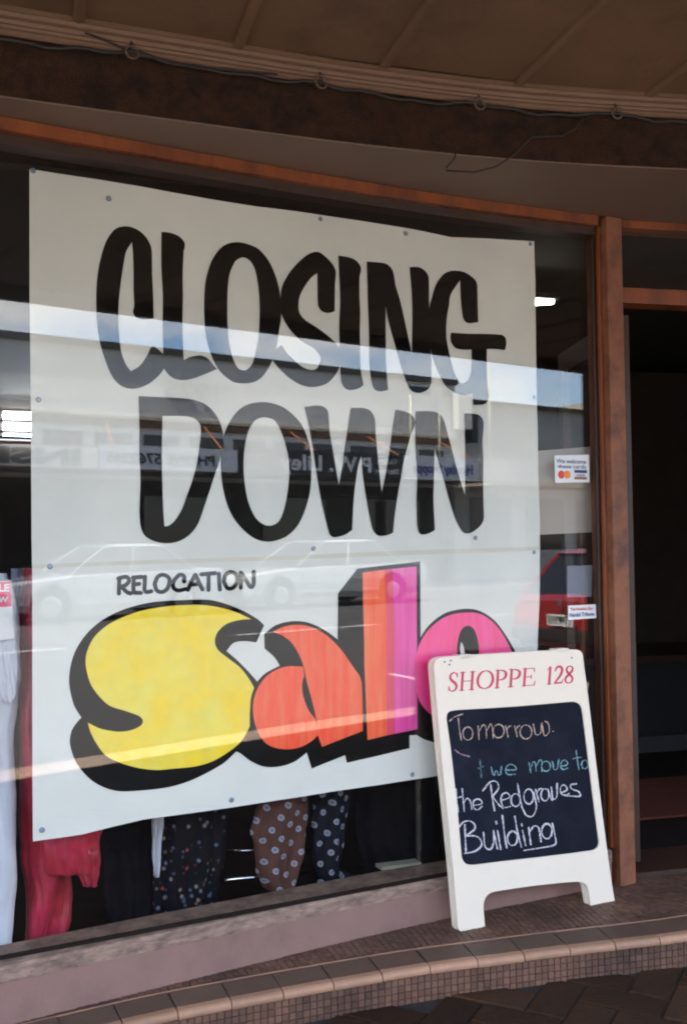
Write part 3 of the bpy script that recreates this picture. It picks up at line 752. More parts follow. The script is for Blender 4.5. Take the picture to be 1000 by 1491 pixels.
# the big "sale": black block shapes under marker colours
SB = [(600,42),(700,42),(780,62),(860,95),(920,130),(950,158,1),(915,236,1),(860,230),(810,238),(778,275,1),(830,320),(880,370),(918,412,1),(935,450),(915,520),(912,620),(880,690),(820,735,1),(760,790),(650,850),(540,890),(430,908),(300,915),(220,895),(150,850),(95,780),(68,700),(75,640),(100,600),(120,578,1),(85,520),(65,430),(70,350),(95,270),(150,190),(230,125),(330,80),(450,52)]
SY = [(660,65),(740,75),(820,98),(890,130,1),(840,133),(780,150),(740,185),(725,225),(735,265),(775,300),(840,350),(880,400),(905,442,1),(890,490),(885,560),(885,618,1),(850,680),(800,725),(720,775),(640,800),(540,810),(460,817),(380,808),(300,785),(230,750),(185,690),(160,640),(150,602,1),(210,630),(290,643),(350,635),(390,615),(400,592),(380,570),(320,548),(250,525),(200,480),(160,420),(140,340),(145,280),(180,210),(250,150),(350,105),(450,80),(550,68)]
AB = [(122,440,1),(180,395),(260,374),(340,378),(420,410),(505,470),(570,545),(640,640),(655,800),(650,960),(600,1050,1),(372,1142,1),(345,1058,1),(280,1105),(200,1130),(120,1130),(50,1100),(0,1062),(-27,1050,1),(0,990),(40,930),(48,800),(60,740),(85,690,1),(130,645),(205,605,1),(175,560),(125,515,1)]
AS = [(165,428,1),(230,400),(300,392),(370,405),(450,450),(520,520),(570,590),(615,655),(628,690,1),(633,800),(635,945,1),(425,1028,1),(405,970),(395,890),(370,780),(345,690),(325,600),(300,540),(260,480),(210,445)]
AO = [(325,610,1),(250,608),(190,625),(130,665),(85,730),(65,800),(68,880),(95,960),(140,1015),(210,1038),(290,1035),(360,1005),(410,962,1),(390,885,1),(350,830),(325,760),(320,700),(330,660,1)]
LB = [(605,100,1),(930,62,1),(935,450,1),(925,800,1),(925,965,1),(878,968,1),(878,1035,1),(555,1112,1),(545,1070,1),(560,900,1),(520,600,1),(503,470,1),(505,230,1)]
L1 = [(632,120,1),(750,105,1),(757,500,1),(760,968,1),(660,992,1),(642,600,1)]
L2 = [(750,105,1),(790,101,1),(800,500,1),(803,959,1),(760,968,1),(757,500,1)]
L3 = [(790,101,1),(912,88,1),(915,500,1),(908,640,1),(919,800,1),(919,935,1),(803,959,1),(800,500,1)]
EB = [(500,82),(570,92),(640,125),(710,180),(770,260),(820,340),(860,420),(885,540),(875,640),(840,700,1),(620,740,1),(650,800,1),(880,790,1),(800,930),(680,1020),(520,1075),(400,1085),(280,1062),(190,1035),(135,1005,1),(135,760),(110,680),(97,560),(105,430),(130,370),(170,270),(240,180),(330,115),(420,90)]
EP = [(490,110),(570,115),(640,145),(710,205),(770,290),(825,400),(850,500),(855,600),(820,670,1),(590,710,1),(620,830),(700,870),(840,810,1),(760,900),(640,970),(500,990),(400,960),(330,910),(230,850),(160,770),(130,680),(120,560),(125,430),(150,340),(210,240),(300,160),(390,122)]
EC = [(500,205),(545,235),(570,310),(578,400),(560,500),(500,560),(440,500),(418,400),(425,310),(450,235)]
EW = [(448,322,1),(462,350),(473,400),(470,470),(452,430),(440,380)]
sheet('black_letter', [outline(SB, (80, 860), 3.125)], LIFT, INK, poster)
sheet('black_letter', [outline(AB, (350, 800), 3.571)], LIFT + .0001, INK, poster)
sheet('black_letter', [outline(LB, (350, 800), 3.571)], LIFT + .0002, INK, poster)
sheet('black_letter', [outline(EB, (580, 870), 5.0)], LIFT + .0003, INK, poster)
sheet('yellow_letter', [outline(SY, (80, 860), 3.125)], LIFT + .0008, YEL, poster)
sheet('red_letter', [outline(AS, (350, 800), 3.571)], LIFT + .0008, RED, poster)
sheet('red_letter', [outline(AO, (350, 800), 3.571)], LIFT + .0010, RED, poster)
for nm, pts, m_ in (('orange_stripe', L1, REDO), ('crimson_stripe', L2, CRM), ('magenta_stripe', L3, MAG)):
    sheet(nm, [outline(pts, (350, 800), 3.571, 1)], LIFT + .0009, m_, poster)
sheet('pink_letter', [outline(EP, (580, 870), 5.0)], LIFT + .0010, PNK, poster)
sheet('black_letter', [outline(EC, (580, 870), 5.0)], LIFT + .0013, INK, poster)
sheet('white_sliver', [outline(EW, (580, 870), 5.0)], LIFT + .0015, PAPER, poster)  # sliver of white paper in the counter of the e
for (u, v) in [(56, 582), (73, 825), (61, 1209), (337, 1165), (455, 799), (691, 783), (778, 578), (778, 804), (771, 355), (590, 340), (467, 318), (158, 289), (600, 1128), (48, 248)]:
    p, z = at_d(u, v, PD); MB().disc(gp(p, PD - .0036 + wr(p, z), z), -GI, .0085, .003, 12, .006).build('pin', PIN, poster)

# ------------------------------------------------------------------ text helper (built-in font turned to mesh)
def text3d(txt, size, m, fn, parent, name, cx=0.5, thick=0.0, bold=0.0, sx=1.0, width=None):
    cu = bpy.data.curves.new('tmp', 'FONT'); cu.body = txt; cu.size = size; cu.offset = bold; cu.extrude = thick
    ob = bpy.data.objects.new('tmp', cu); COL.objects.link(ob)
    dg = bpy.context.evaluated_depsgraph_get(); me = bpy.data.meshes.new_from_object(ob.evaluated_get(dg))
    vs = [v.co.copy() for v in me.vertices]; fs = [tuple(f.vertices) for f in me.polygons]
    bpy.data.objects.remove(ob); bpy.data.curves.remove(cu); bpy.data.meshes.remove(me)
    x0 = min(v.x for v in vs); x1 = max(v.x for v in vs)
    k = sx if width is None else width/(x1-x0)
    mb = MB(); mb.add([fn((v.x - x0 - (x1-x0)*cx)*k, v.y, v.z) for v in vs], fs)
    return mb.build(name, m, parent, recalc=False)

# ------------------------------------------------------------------ stickers and cards at the window's right edge
def card(name, pts, d, m, label, cat, th=.0008):
    q = [at_d(u, v, d) for u, v in pts]; b = gp(q[0][0], d, q[0][1])
    t = thing(name, b, label, cat)
    MB().prism([(a, z) for a, z in q], 0, th, lambda a, z, k: gp(a, d + k, z)).build('card', m, t)
    return t
CARDG = mat('grey_card', (0.46, 0.41, 0.36), 0.7, 0.06, 5)
PALE = mat('pale_card', (0.24, 0.25, 0.30), 0.7, 0.04)
WHT = mat('white_card', (0.68, 0.70, 0.70), 0.5, 0.03)
NAVY = mat('navy_print', (0.02, 0.035, 0.16), 0.5, 0.1)
ORNG = mat('orange_print', (0.75, 0.24, 0.03), 0.5, 0.05)
REDP = mat('red_print', (0.62, 0.04, 0.03), 0.5, 0.05)
BRWN = mat('brown_gold_print', (0.28, 0.14, 0.06), 0.5, 0.1)
card('notice_card', [(776, 657), (863, 650), (864, 775), (776, 779)], .135, CARDG, 'grey card standing behind the glass right of the poster', 'card', .003)
card('notice_card', [(826, 824), (862, 823), (861, 869), (826, 870)], .10, PALE, 'small pale card low behind the glass beside the post', 'card', .002)
sd = .0535
st = card('payment_sticker', [(807, 663), (857, 662), (858, 702), (808, 703)], sd + .001, WHT, 'white payment cards sticker with red and orange circles on the glass', 'sticker')
def spx(u, v, lift=.0006): p, z = at_d(u, v, sd); return p, z
def stext(txt, u0, u1, vb, h, m, par, slope=0.0, bold=0.0002):
    p0, z0 = at_d(u0, vb, sd); p1, _ = at_d(u1, vb, sd)
    hh = at_d(u0, vb - h, sd)[1] - z0
    text3d(txt, hh*1.25, m, lambda x, y, z: gp(p0 + x, sd - .0004 + z*0, z0 + y + slope*x), par, 'lettering', 0.0, 0, bold, 1, p1 - p0)
stext('We welcome', 810, 853, 674.0, 7, NAVY, st)
stext('these cards', 812, 853, 681.5, 6.5, NAVY, st)
for (u, v, m_) in ((817, 691, REDP), (825.5, 691, ORNG)):
    p, z = at_d(u, v, sd); MB().disc(gp(p, sd - .0004 - (.0002 if m_ is ORNG else 0), z), -GI, .0155, .0002, 20).build('circle_mark', m_, st)
for (v0, v1, m_) in ((684.5, 688.5, NAVY), (694.5, 698, BRWN)):
    a, z0 = at_d(836, v1, sd); b, z1 = at_d(854, v0, sd)
    MB().box((a, sd - .0006, z0), (b, sd - .0003, z1), gp).build('colour_bar', m_, st)
stext('VISA', 838, 852, 693.5, 3.6, NAVY, st)
hs_ = card('newspaper_sticker', [(827, 882), (867, 880), (868, 900), (827, 903)], sd + .001, WHT, 'narrow white newspaper sticker low on the glass beside the post', 'sticker')
sd = .0535
stext("The Hawke's Bay", 830, 863, 889.5, 5.0, REDP, hs_, 0, .0003); stext('Herald Tribune', 829, 865, 898.5, 6.5, NAVY, hs_, 0, .0004)

# ------------------------------------------------------------------ clothes and rack in the window
def cloth(name, rows, d, th, m, parent=None, folds=5, amp=.012, seed=0, n=72, label=None, cat=None, group=None):
    """a hanging garment lofted down through (v, u_left, u_right) rows at depth d"""
    rr = []
    for i in range(len(rows)-1):
        for k in range(4):
            f = k/4; f2 = f*f*(3-2*f); a, b = rows[i], rows[i+1]
            rr.append((a[0] + (b[0]-a[0])*f, a[1] + (b[1]-a[1])*f2, a[2] + (b[2]-a[2])*f2))
    rr.append(rows[-1]); ring = []
    for (v, ul, ur) in rr:
        pl_, zl = at_d(ul, v, d); pr_, zr = at_d(ur, v, d); c_ = (pl_+pr_)/2; h = (pr_-pl_)/2; row = []
        for k in range(n):
            a = 2*math.pi*k/n; x = math.cos(a); y = math.sin(a)
            z = zl + (zr-zl)*(x+1)/2
            fo = amp*math.sin(folds*a + seed + 1.3*noise.noise(V((z*3, seed, 0)))*2) * min(1, th/.03)
            fo += .012*noise.noise(V((x*2.5 + seed, y*2, z*7))) + .009*noise.noise(V((x*6 + seed, z*14, 2))) + .005*noise.noise(V((x*11 + seed, z*30 + x*8, 5)))
            row.append((gp(c_ + h*x + fo*x*.4, d + th*y + fo*y - (fo if y < 0 else 0)*.0, z)))
        ring.append(row)
    m_ = len(ring); mb = MB()
    mb.add([q for r in ring for q in r], [(i*n+k, i*n+(k+1) % n, (i+1)*n+(k+1) % n, (i+1)*n+k) for i in range(m_-1) for k in range(n)] + [tuple(range(n)), tuple((m_-1)*n + k for k in range(n-1, -1, -1))])
    o = mb.build(name, m, parent, smooth=True)
    if label: tag(o, label, cat, group)
    return o
WCL = mat('white_cotton', (0.56, 0.58, 0.64), 0.8, 0.08, 10, 0.3, 25, sheen=.2)
RSAT = mat('red_satin', (0.32, 0.010, 0.022), 0.45, 0.3, 14, 0.35, 18, sheen=.1, col2=(0.42, 0.018, 0.06), c2scale=5)
BLU = mat('pale_blue_denim', (0.16, 0.20, 0.30), 0.8, 0.25, 14, 0.3, 30)
DKC = mat('dark_cloth', (0.007, 0.007, 0.010), 0.9, 0.2, 20, 0.3, 25, spec=.1)
def dots(name, basec, scale, ring=True):
    m = mat(name, basec, 0.75, 0.15, 15, 0.25, 30, spec=.15); N = m.node_tree; b = N.nodes['Principled BSDF']
    tc = N.nodes.new('ShaderNodeTexCoord'); mp = N.nodes.new('ShaderNodeMapping')
    mp.inputs['Rotation'].default_value = (0, 0, math.radians(-26)); mp.inputs['Scale'].default_value = (1, .0, 1)
    N.links.new(tc.outputs['Object'], mp.inputs['Vector'])
    sx_ = N.nodes.new('ShaderNodeSeparateXYZ'); N.links.new(tc.outputs['Object'], sx_.inputs[0])
    dt = N.nodes.new('ShaderNodeVectorMath'); dt.operation = 'DOT_PRODUCT'; dt.inputs[1].default_value = tuple(G)
    N.links.new(tc.outputs['Object'], dt.inputs[0])
    cb = N.nodes.new('ShaderNodeCombineXYZ'); N.links.new(dt.outputs['Value'], cb.inputs[0]); N.links.new(sx_.outputs['Z'], cb.inputs[1])
    r0 = N.nodes.new('ShaderNodeVectorRotate'); r0.rotation_type = 'Z_AXIS'; r0.inputs['Angle'].default_value = math.radians(38)
    N.links.new(cb.outputs[0], r0.inputs['Vector'])
    vo = N.nodes.new('ShaderNodeTexVoronoi'); vo.voronoi_dimensions = '2D'; vo.inputs['Scale'].default_value = scale
    vo.inputs['Randomness'].default_value = 0.25
    N.links.new(r0.outputs[0], vo.inputs['Vector'])
    cr_ = N.nodes.new('ShaderNodeValToRGB'); cr_.color_ramp.interpolation = 'CONSTANT'
    e = cr_.color_ramp.elements; e[0].position = 0; e[0].color = (.12, .14, .22, 1); e[1].position = .10; e[1].color = (.26, .26, .30, 1)
    x = e.new(.22); x.color = (0, 0, 0, 0)
    N.links.new(vo.outputs['Distance'], cr_.inputs[0])
    src = b.inputs['Base Color'].links[0].from_socket
    mx = N.nodes.new('ShaderNodeMixRGB'); N.links.new(cr_.outputs['Alpha'], mx.inputs[0]); N.links.new(src, mx.inputs[1]); N.links.new(cr_.outputs[0], mx.inputs[2])
    N.links.new(mx.outputs[0], b.inputs['Base Color'])
    return m
BDOT = dots('brown_ring_dot_fabric', (0.085, 0.038, 0.030), 21)
NDOT = dots('navy_ring_dot_fabric', (0.006, 0.007, 0.014), 21)
def floral():
    m = mat('dark_floral_fabric', (0.006, 0.006, 0.009), 0.8, 0.2, 20, 0.2, 25, spec=.1); N = m.node_tree; b = N.nodes['Principled BSDF']
    tc = N.nodes.new('ShaderNodeTexCoord'); vo = N.nodes.new('ShaderNodeTexVoronoi'); vo.inputs['Scale'].default_value = 38
    nz = N.nodes.new('ShaderNodeTexNoise'); nz.inputs['Scale'].default_value = 12
    N.links.new(tc.outputs['Object'], vo.inputs['Vector']); N.links.new(tc.outputs['Object'], nz.inputs['Vector'])
    cr_ = N.nodes.new('ShaderNodeValToRGB'); e = cr_.color_ramp.elements; e[0].position = .10; e[0].color = (1, 1, 1, 1); e[1].position = .34; e[1].color = (0, 0, 0, 1)
    N.links.new(vo.outputs['Distance'], cr_.inputs[0])
    c2 = N.nodes.new('ShaderNodeValToRGB'); c2.color_ramp.interpolation = 'CONSTANT'; e = c2.color_ramp.elements
    e[0].position = 0; e[0].color = (.14, .16, .26, 1); e[1].position = .45; e[1].color = (.30, .06, .05, 1); x = e.new(.62); x.color = (.30, .24, .20, 1)
    sp_ = N.nodes.new('ShaderNodeSeparateColor'); N.links.new(vo.outputs['Color'], sp_.inputs[0]); N.links.new(sp_.outputs[0], c2.inputs[0])
    src = b.inputs['Base Color'].links[0].from_socket
    mx = N.nodes.new('ShaderNodeMixRGB'); N.links.new(cr_.outputs[0], mx.inputs[0]); N.links.new(src, mx.inputs[1]); N.links.new(c2.outputs[0], mx.inputs[2])
    N.links.new(mx.outputs[0], b.inputs['Base Color'])
    return m
FLOR = floral()
wg = thing('hanging_shirt', gp(-.05, .22, .3), 'white cotton shirt hanging at the far left of the window', 'shirt')
cloth('shirt_body', [(835, -70, 8), (900, -80, 24), (980, -85, 28), (1010, -85, 24), (1080, -85, 16), (1180, -85, 20), (1280, -85, 24), (1340, -85, 17), (1392, -80, 14)], .20, .05, WCL, wg, 3, .014, 2)
cloth('sleeve', [(845, -10, 18), (900, -14, 26), (960, -10, 28), (1008, 0, 26), (1022, 8, 17)], .165, .028, WCL, wg, 3, .006, 5)
tgq = thing('sale_tag', gp(0, .12, 1.2), 'pink and white paper sale tag pinned on the white shirt', 'price tag')
def tagbox(pts, d, m_, nm): MB().prism([at_d(u, v, d) for u, v in pts], 0, .001, lambda a, z, k: gp(a, d + k, z)).build(nm, m_, tgq)
tagbox([(-25, 848), (15, 846), (21, 930), (-25, 935)], .125, WHT, 'paper')
tagbox([(-25, 849), (15, 847), (17, 883), (-25, 886)], .1245, mat('pink_print', (0.72, 0.07, 0.16), .6), 'pink_band')
sd = .124
stext('SALE', -22, 14, 862, 12, WHT, tgq, 0, .001); stext('NOW', -22, 12, 878, 9, WHT, tgq, 0, .001)
rg = thing('red_garment', gp(.1, .24, .3), 'crimson satin dress with a bunched frill hanging beside the white shirt', 'dress')
cloth('dress_body', [(828, 34, 60), (880, 28, 75), (960, 26, 85), (1060, 24, 90), (1160, 28, 95), (1250, 32, 100), (1300, 38, 102), (1340, 36, 98), (1395, 30, 78)], .25, .05, RSAT, rg, 3, .020, 1)
cloth('frill', [(1150, 60, 150), (1195, 55, 152), (1225, 58, 142), (1258, 62, 144), (1272, 66, 140)], .19, .034, RSAT, rg, 3, .010, 4)
cloth('frill_end', [(1235, 112, 144), (1268, 112, 145), (1290, 120, 141)], .178, .018, RSAT, rg, 2, .004, 9)
cloth('blue_top', [(828, 16, 44), (860, 18, 42), (900, 24, 38)], .30, .03, BLU, None, 4, .008, 3, label='pale blue top tucked behind the red dress shoulder', cat='top')
cloth('floral_dress', [(1120, 232, 335), (1180, 228, 330), (1240, 225, 328), (1300, 222, 318), (1345, 225, 305)], .34, .05, FLOR, None, 8, .014, 6, label='dark floral dress hanging below the poster middle', cat='dress')
cloth('brown_dotted_shirt', [(1110, 392, 450), (1150, 388, 448), (1190, 372, 446), (1212, 366, 442), (1230, 373, 440), (1270, 374, 432), (1292, 384, 428), (1300, 395, 418)], .24, .04, BDOT, None, 4, .008, 3, label='brown shirt with white ring dots hanging below the poster', cat='shirt')
cloth('navy_dotted_shirt', [(1100, 458, 512), (1160, 456, 508), (1220, 452, 500), (1262, 458, 492), (1285, 462, 530), (1296, 480, 525)], .30, .035, NDOT, None, 4, .008, 7, label='navy shirt with white ring dots beside the brown dotted shirt', cat='shirt')
cloth('dark_coat', [(1120, 140, 232), (1200, 145, 230), (1300, 150, 228), (1360, 160, 222)], .42, .05, DKC, None, 7, .014, 2, label='dark plain coat hanging between red frill and floral dress', cat='coat')
cloth('dark_skirt', [(1100, 520, 640), (1200, 516, 640), (1280, 530, 630)], .46, .05, DKC, None, 8, .014, 8, label='black skirt hanging right of the navy dotted shirt', cat='skirt')
STK = mat('pale_stick', (0.42, 0.42, 0.44), .5)
cloth('white_scarf', [(1130, 226, 242), (1190, 222, 239), (1240, 223, 233), (1277, 225, 228)], .30, .012, WCL, None, 2, .003, 3, label='narrow white scarf end hanging beside the floral dress', cat='scarf')
CHR = mat('chrome', (0.75, 0.77, 0.8), 0.15, 0.02, metal=1.0)
rk = thing('garment_rack', gp(.9, .4, .1), 'chrome garment rack standing behind the poster with clothes on it', 'rack')
def q3(u, v, d): p, z = at_d(u, v, d); return gp(p, d, z)
MB().tube([q3(326, 1282, .33), q3(450, 1270, .33)], .007, 10).build('lower_rail', CHR, rk, smooth=True)
MB().tube([q3(322, 1240, .50), q3(460, 1236, .50)], .005, 10).build('rear_rail', CHR, rk, smooth=True)
MB().tube([gp(-.3, .34, 1.75), gp(1.72, .34, 1.75)], .012, 10).build('top_rail', CHR, rk, smooth=True)
for p_ in (-.28, 1.70):
    MB().tube([gp(p_, .34, .06), gp(p_, .34, 1.75)], .012, 10).build('upright', CHR, rk, smooth=True)
CRM2 = mat('cream_card', (0.55, 0.5, 0.36), .7)
tag(MB().box((0, 0, 0), (.13, .05, .012), lambda a, b, c_: q3(556, 1268, .35) + G*a*1.3 + GI*b + V((0, 0, c_ - a*.06))).build('price_card', CRM2), 'cream card lying on the display floor near the chalk board', 'card')
# rear window of the shop, its panes glowing in place of daylight behind, and ceiling lamp
EMW = emit('glowing_rear_pane', (0.9, 0.97, 1.0), 2.6)
def far(u, v, w):     # point at street-frame depth w inside the shop
    r = ray(u, v); k = (w - CAM.dot(SN))/r.dot(SN); return CAM + r*k
rw = thing('rear_window', far(25, 645, -8.9), 'bright rear window of glowing panes with two bars deep inside at left', 'window')
a = far(4, 597, -8.9); b = far(70, 600, -8.9); zt = a.z; zb = far(20, 645, -8.9).z; ta, tb = a.dot(ST), b.dot(ST); hz = (zt - zb)/3
for k in range(3):
    BX(ta, tb, -8.92, -8.90, zb + hz*k + .012, zb + hz*(k+1) - .012).build('pane', EMW, rw)
for k in range(4):
    BX(ta - .03, tb + .03, -8.90, -8.87, zb + hz*k - .011, zb + hz*k + .011).build('bar', BEADM, rw)
BX(-3.7, 7, -9.2, -8.95, .06, 2.66).build('rear_partition', mat('dark_rear_wall', (0.05, 0.04, 0.035), .8, .15), shop)
LMP = emit('lamp_tube', (1.0, 0.93, 0.75), 5.0)
lq = far(791, 441, -4.3)
lt = thing('ceiling_lamp', lq, 'lit fluorescent lamp glimpsed inside right of the poster', 'lamp')
MB().tube([lq - ST*.05, lq + ST*.05 + V((0, 0, .012))], .014, 10).build('tube', LMP, lt, smooth=True)
MB().box((-.07, .0, .016), (.07, .07, .04), lambda a_, b_, c_: lq + ST*a_ + SN*(b_ - .035) + V((0, 0, c_))).build('fitting', GREYP, lt)

# ------------------------------------------------------------------ sandwich board on the porch
sb_dir = V((math.sin(math.radians(68)), math.cos(math.radians(68)), 0)); sb_back = V((-sb_dir.y, sb_dir.x, 0))
F0 = at_z(667, 1357, .105)
TILT = math.radians(4.6)
sb_up = V((0, 0, 1))*math.cos(TILT) + sb_back*math.sin(TILT)
sb_n = sb_dir.cross(sb_up).normalized()                    # away from the viewer? fixed below
if sb_n.dot(FWD) < 0: sb_n = -sb_n
def bl(u, v):                                              # picture point -> board coordinates
    r = ray(u, v); k = (F0 - CAM).dot(sb_n)/r.dot(sb_n); q = CAM + r*k - F0
    return V((q.dot(sb_dir), q.dot(sb_up)))
def b3(x, y, d): return F0 + sb_dir*x + sb_up*y + sb_n*d
sbt = thing('sandwich_board', F0 + sb_dir*.27, 'white plastic sandwich board with chalk writing on the tiled porch', 'sign')
OUT = [(632,975),(634,962),(645,957),(740,951),(835,946),(846,949),(849,960),(858,1030),(870,1130),(882,1225),(891,1290),(897,1324,1),(862,1330,1),(857,1300),(854,1290),(845,1285),(830,1285),(780,1290),(725,1298),(712,1302),(705,1312),(704,1325),(706,1350),(702,1355),(672,1357),(667,1352),(660,1270),(650,1170),(640,1070)]
INN = [(655,1036),(668,1034),(750,1029),(832,1022),(843,1025),(848,1036),(856,1100),(866,1180),(872,1225),(870,1234),(862,1239),(800,1247),(730,1255),(690,1260),(678,1258),(672,1248),(666,1180),(656,1090),(650,1048),(651,1040)]
outp = [bl(q.x, q.y) for q in cr(OUT, 3, True)]; innp = [bl(q.x, q.y) for q in cr(INN, 3, True)]
def frame_mesh(outer, hole, d0, d1):
    mb = MB(); no, ni = len(outer), len(hole)
    tri = tessellate_polygon([[V((p.x, p.y, 0)) for p in outer], [V((p.x, p.y, 0)) for p in hole]])
    N_ = no + ni; allp = outer + hole
    vs = [b3(p.x, p.y, d0) for p in allp] + [b3(p.x, p.y, d1) for p in allp]
    fs = [tuple(t) for t in tri] + [tuple(N_ + i for i in t) for t in tri]
    fs += [(i, (i+1) % no, N_ + (i+1) % no, N_ + i) for i in range(no)]
    fs += [(no+i, no+(i+1) % ni, N_+no+(i+1) % ni, N_+no+i) for i in range(ni)]
    return mb.add(vs, fs)
fr_ = frame_mesh(outp, innp, 0, .019).build('front_panel', PLAST, sbt, bevel=.003)
cen = V((sum(p.x for p in innp)/len(innp), sum(p.y for p in innp)/len(innp)))
bb = [cen + (p-cen)*1.02 for p in innp]
MB().prism([(p.x, p.y) for p in bb], .006, .016, b3).build('chalkboard', BOARD, sbt)
# rear panel folded flat behind the front one
top_y = max(p.y for p in outp)
MB().prism([(p.x - .005, p.y + .001) for p in outp], .0225, .036, b3).build('rear_panel', PLAST, sbt, bevel=.003)
for x_ in (.06, .46):
    mb = MB(); mb.box((x_, top_y - .012, .0), (x_ + .05, top_y + .004, .05), b3); mb.build('hinge', PLAST, sbt, bevel=.002)
SCR = mat('screw_head', (0.10, 0.12, 0.2), .4)
for (u, v) in ((647, 964), (654, 968), (832, 958), (656, 962)):
    q = bl(u, v); MB().disc(b3(q.x, q.y, 0), -sb_n, .0035, .001, 10).build('screw', SCR, sbt)
# crimson serif lettering SHOPPE 128
def board3(lift): return lambda q: (lambda c_: b3(c_.x, c_.y, -lift))(bl(q.x, q.y))
def gbox(x0, x1):
    base = lambda x: 275 - .071*(x - 120)
    H_ = lambda x: 96 - .013*(x - 120)
    def f(a, b_):
        x = x0 + (x1-x0)*a + b_*6 - 6*0
        return (620 + (x - 2)/3.571, 930 + (base(x) - H_(x)*b_)/3.571)
    return f
TH, TN = 3.7, 1.2
def stem(x, y0=0, y1=1, w=TH): return ([(x, y0), (x, y1)], w)
def serif(x, y, l=.16): return ([(x - l, y), (x + l, y)], TN)
GL = {
 'H': [stem(.2), stem(.8), ([(.2, .5), (.8, .5)], TN), serif(.2, .01), serif(.2, .99), serif(.8, .01), serif(.8, .99)],
 'P': [stem(.26), ([(.26, .97), (.62, .97), (.9, .86), (.95, .72), (.86, .54), (.6, .45), (.26, .46)], lambda t: 1.3 + 2.8*math.sin(math.pi*t)**2), serif(.26, .01, .22), ([(.04, .99), (.3, .99)], TN)],
 'E': [stem(.22), ([(.05, .985), (.88, .985)], TN), ([(.05, .015), (.95, .015)], TN), ([(.22, .51), (.68, .51)], TN), ([(.88, .99), (.9, .78)], 1.5), ([(.93, .01), (.99, .24)], 1.5), ([(.68, .62), (.68, .40)], 1.4)],
 'O': [([(.5, .0), (.18, .14), (.04, .5), (.18, .86), (.5, 1.0), (.82, .86), (.96, .5), (.82, .14), (.5, .0)], lambda t: 1.2 + 2.7*abs(math.sin(2*math.pi*t)))],
 'S': [([(.86, .76), (.74, .93), (.48, 1.0), (.2, .9), (.16, .72), (.36, .57), (.68, .43), (.86, .25), (.74, .07), (.45, .0), (.18, .08), (.08, .26)], lambda t: 1.4 + 2.8*math.sin(math.pi*t)**3), ([(.86, .98), (.88, .74)], 1.3), ([(.06, .02), (.06, .28)], 1.3)],
 '1': [stem(.52), ([(.2, .86), (.52, .99)], TN), serif(.52, .01, .26)],
 '2': [([(.1, .74), (.22, .93), (.48, 1.0), (.76, .92), (.82, .72), (.66, .46), (.32, .2), (.08, .03)], lambda t: 1.8 + 2.2*math.sin(math.pi*t)), ([(.08, .04), (.9, .05)], 2.4), ([(.88, .03), (.96, .24)], 1.4)],
 '8': [([(.5, 1.0), (.24, .92), (.2, .72), (.5, .52), (.84, .30), (.8, .08), (.5, 0), (.18, .08), (.14, .30), (.5, .52), (.8, .74), (.76, .92), (.5, 1.0)], lambda t: 1.5 + 2.0*abs(math.sin(2*math.pi*t)))],
}
for ch, x0, x1 in (('S',116,166),('H',170,256),('O',264,350),('P',355,416),('P',425,488),('E',496,568),('1',620,662),('2',664,713),('8',719,768)):
    mb = MB(); g = gbox(x0, x1)
    for j, (pts, w) in enumerate(GL[ch]):
        ribbon_mesh(mb, [g(a, b_) for a, b_ in pts], w, board3(.0006 + .00008*j), 6 if len(pts) > 2 else 1)
    mb.build('printed_letter', CRIM, sbt, recalc=False)
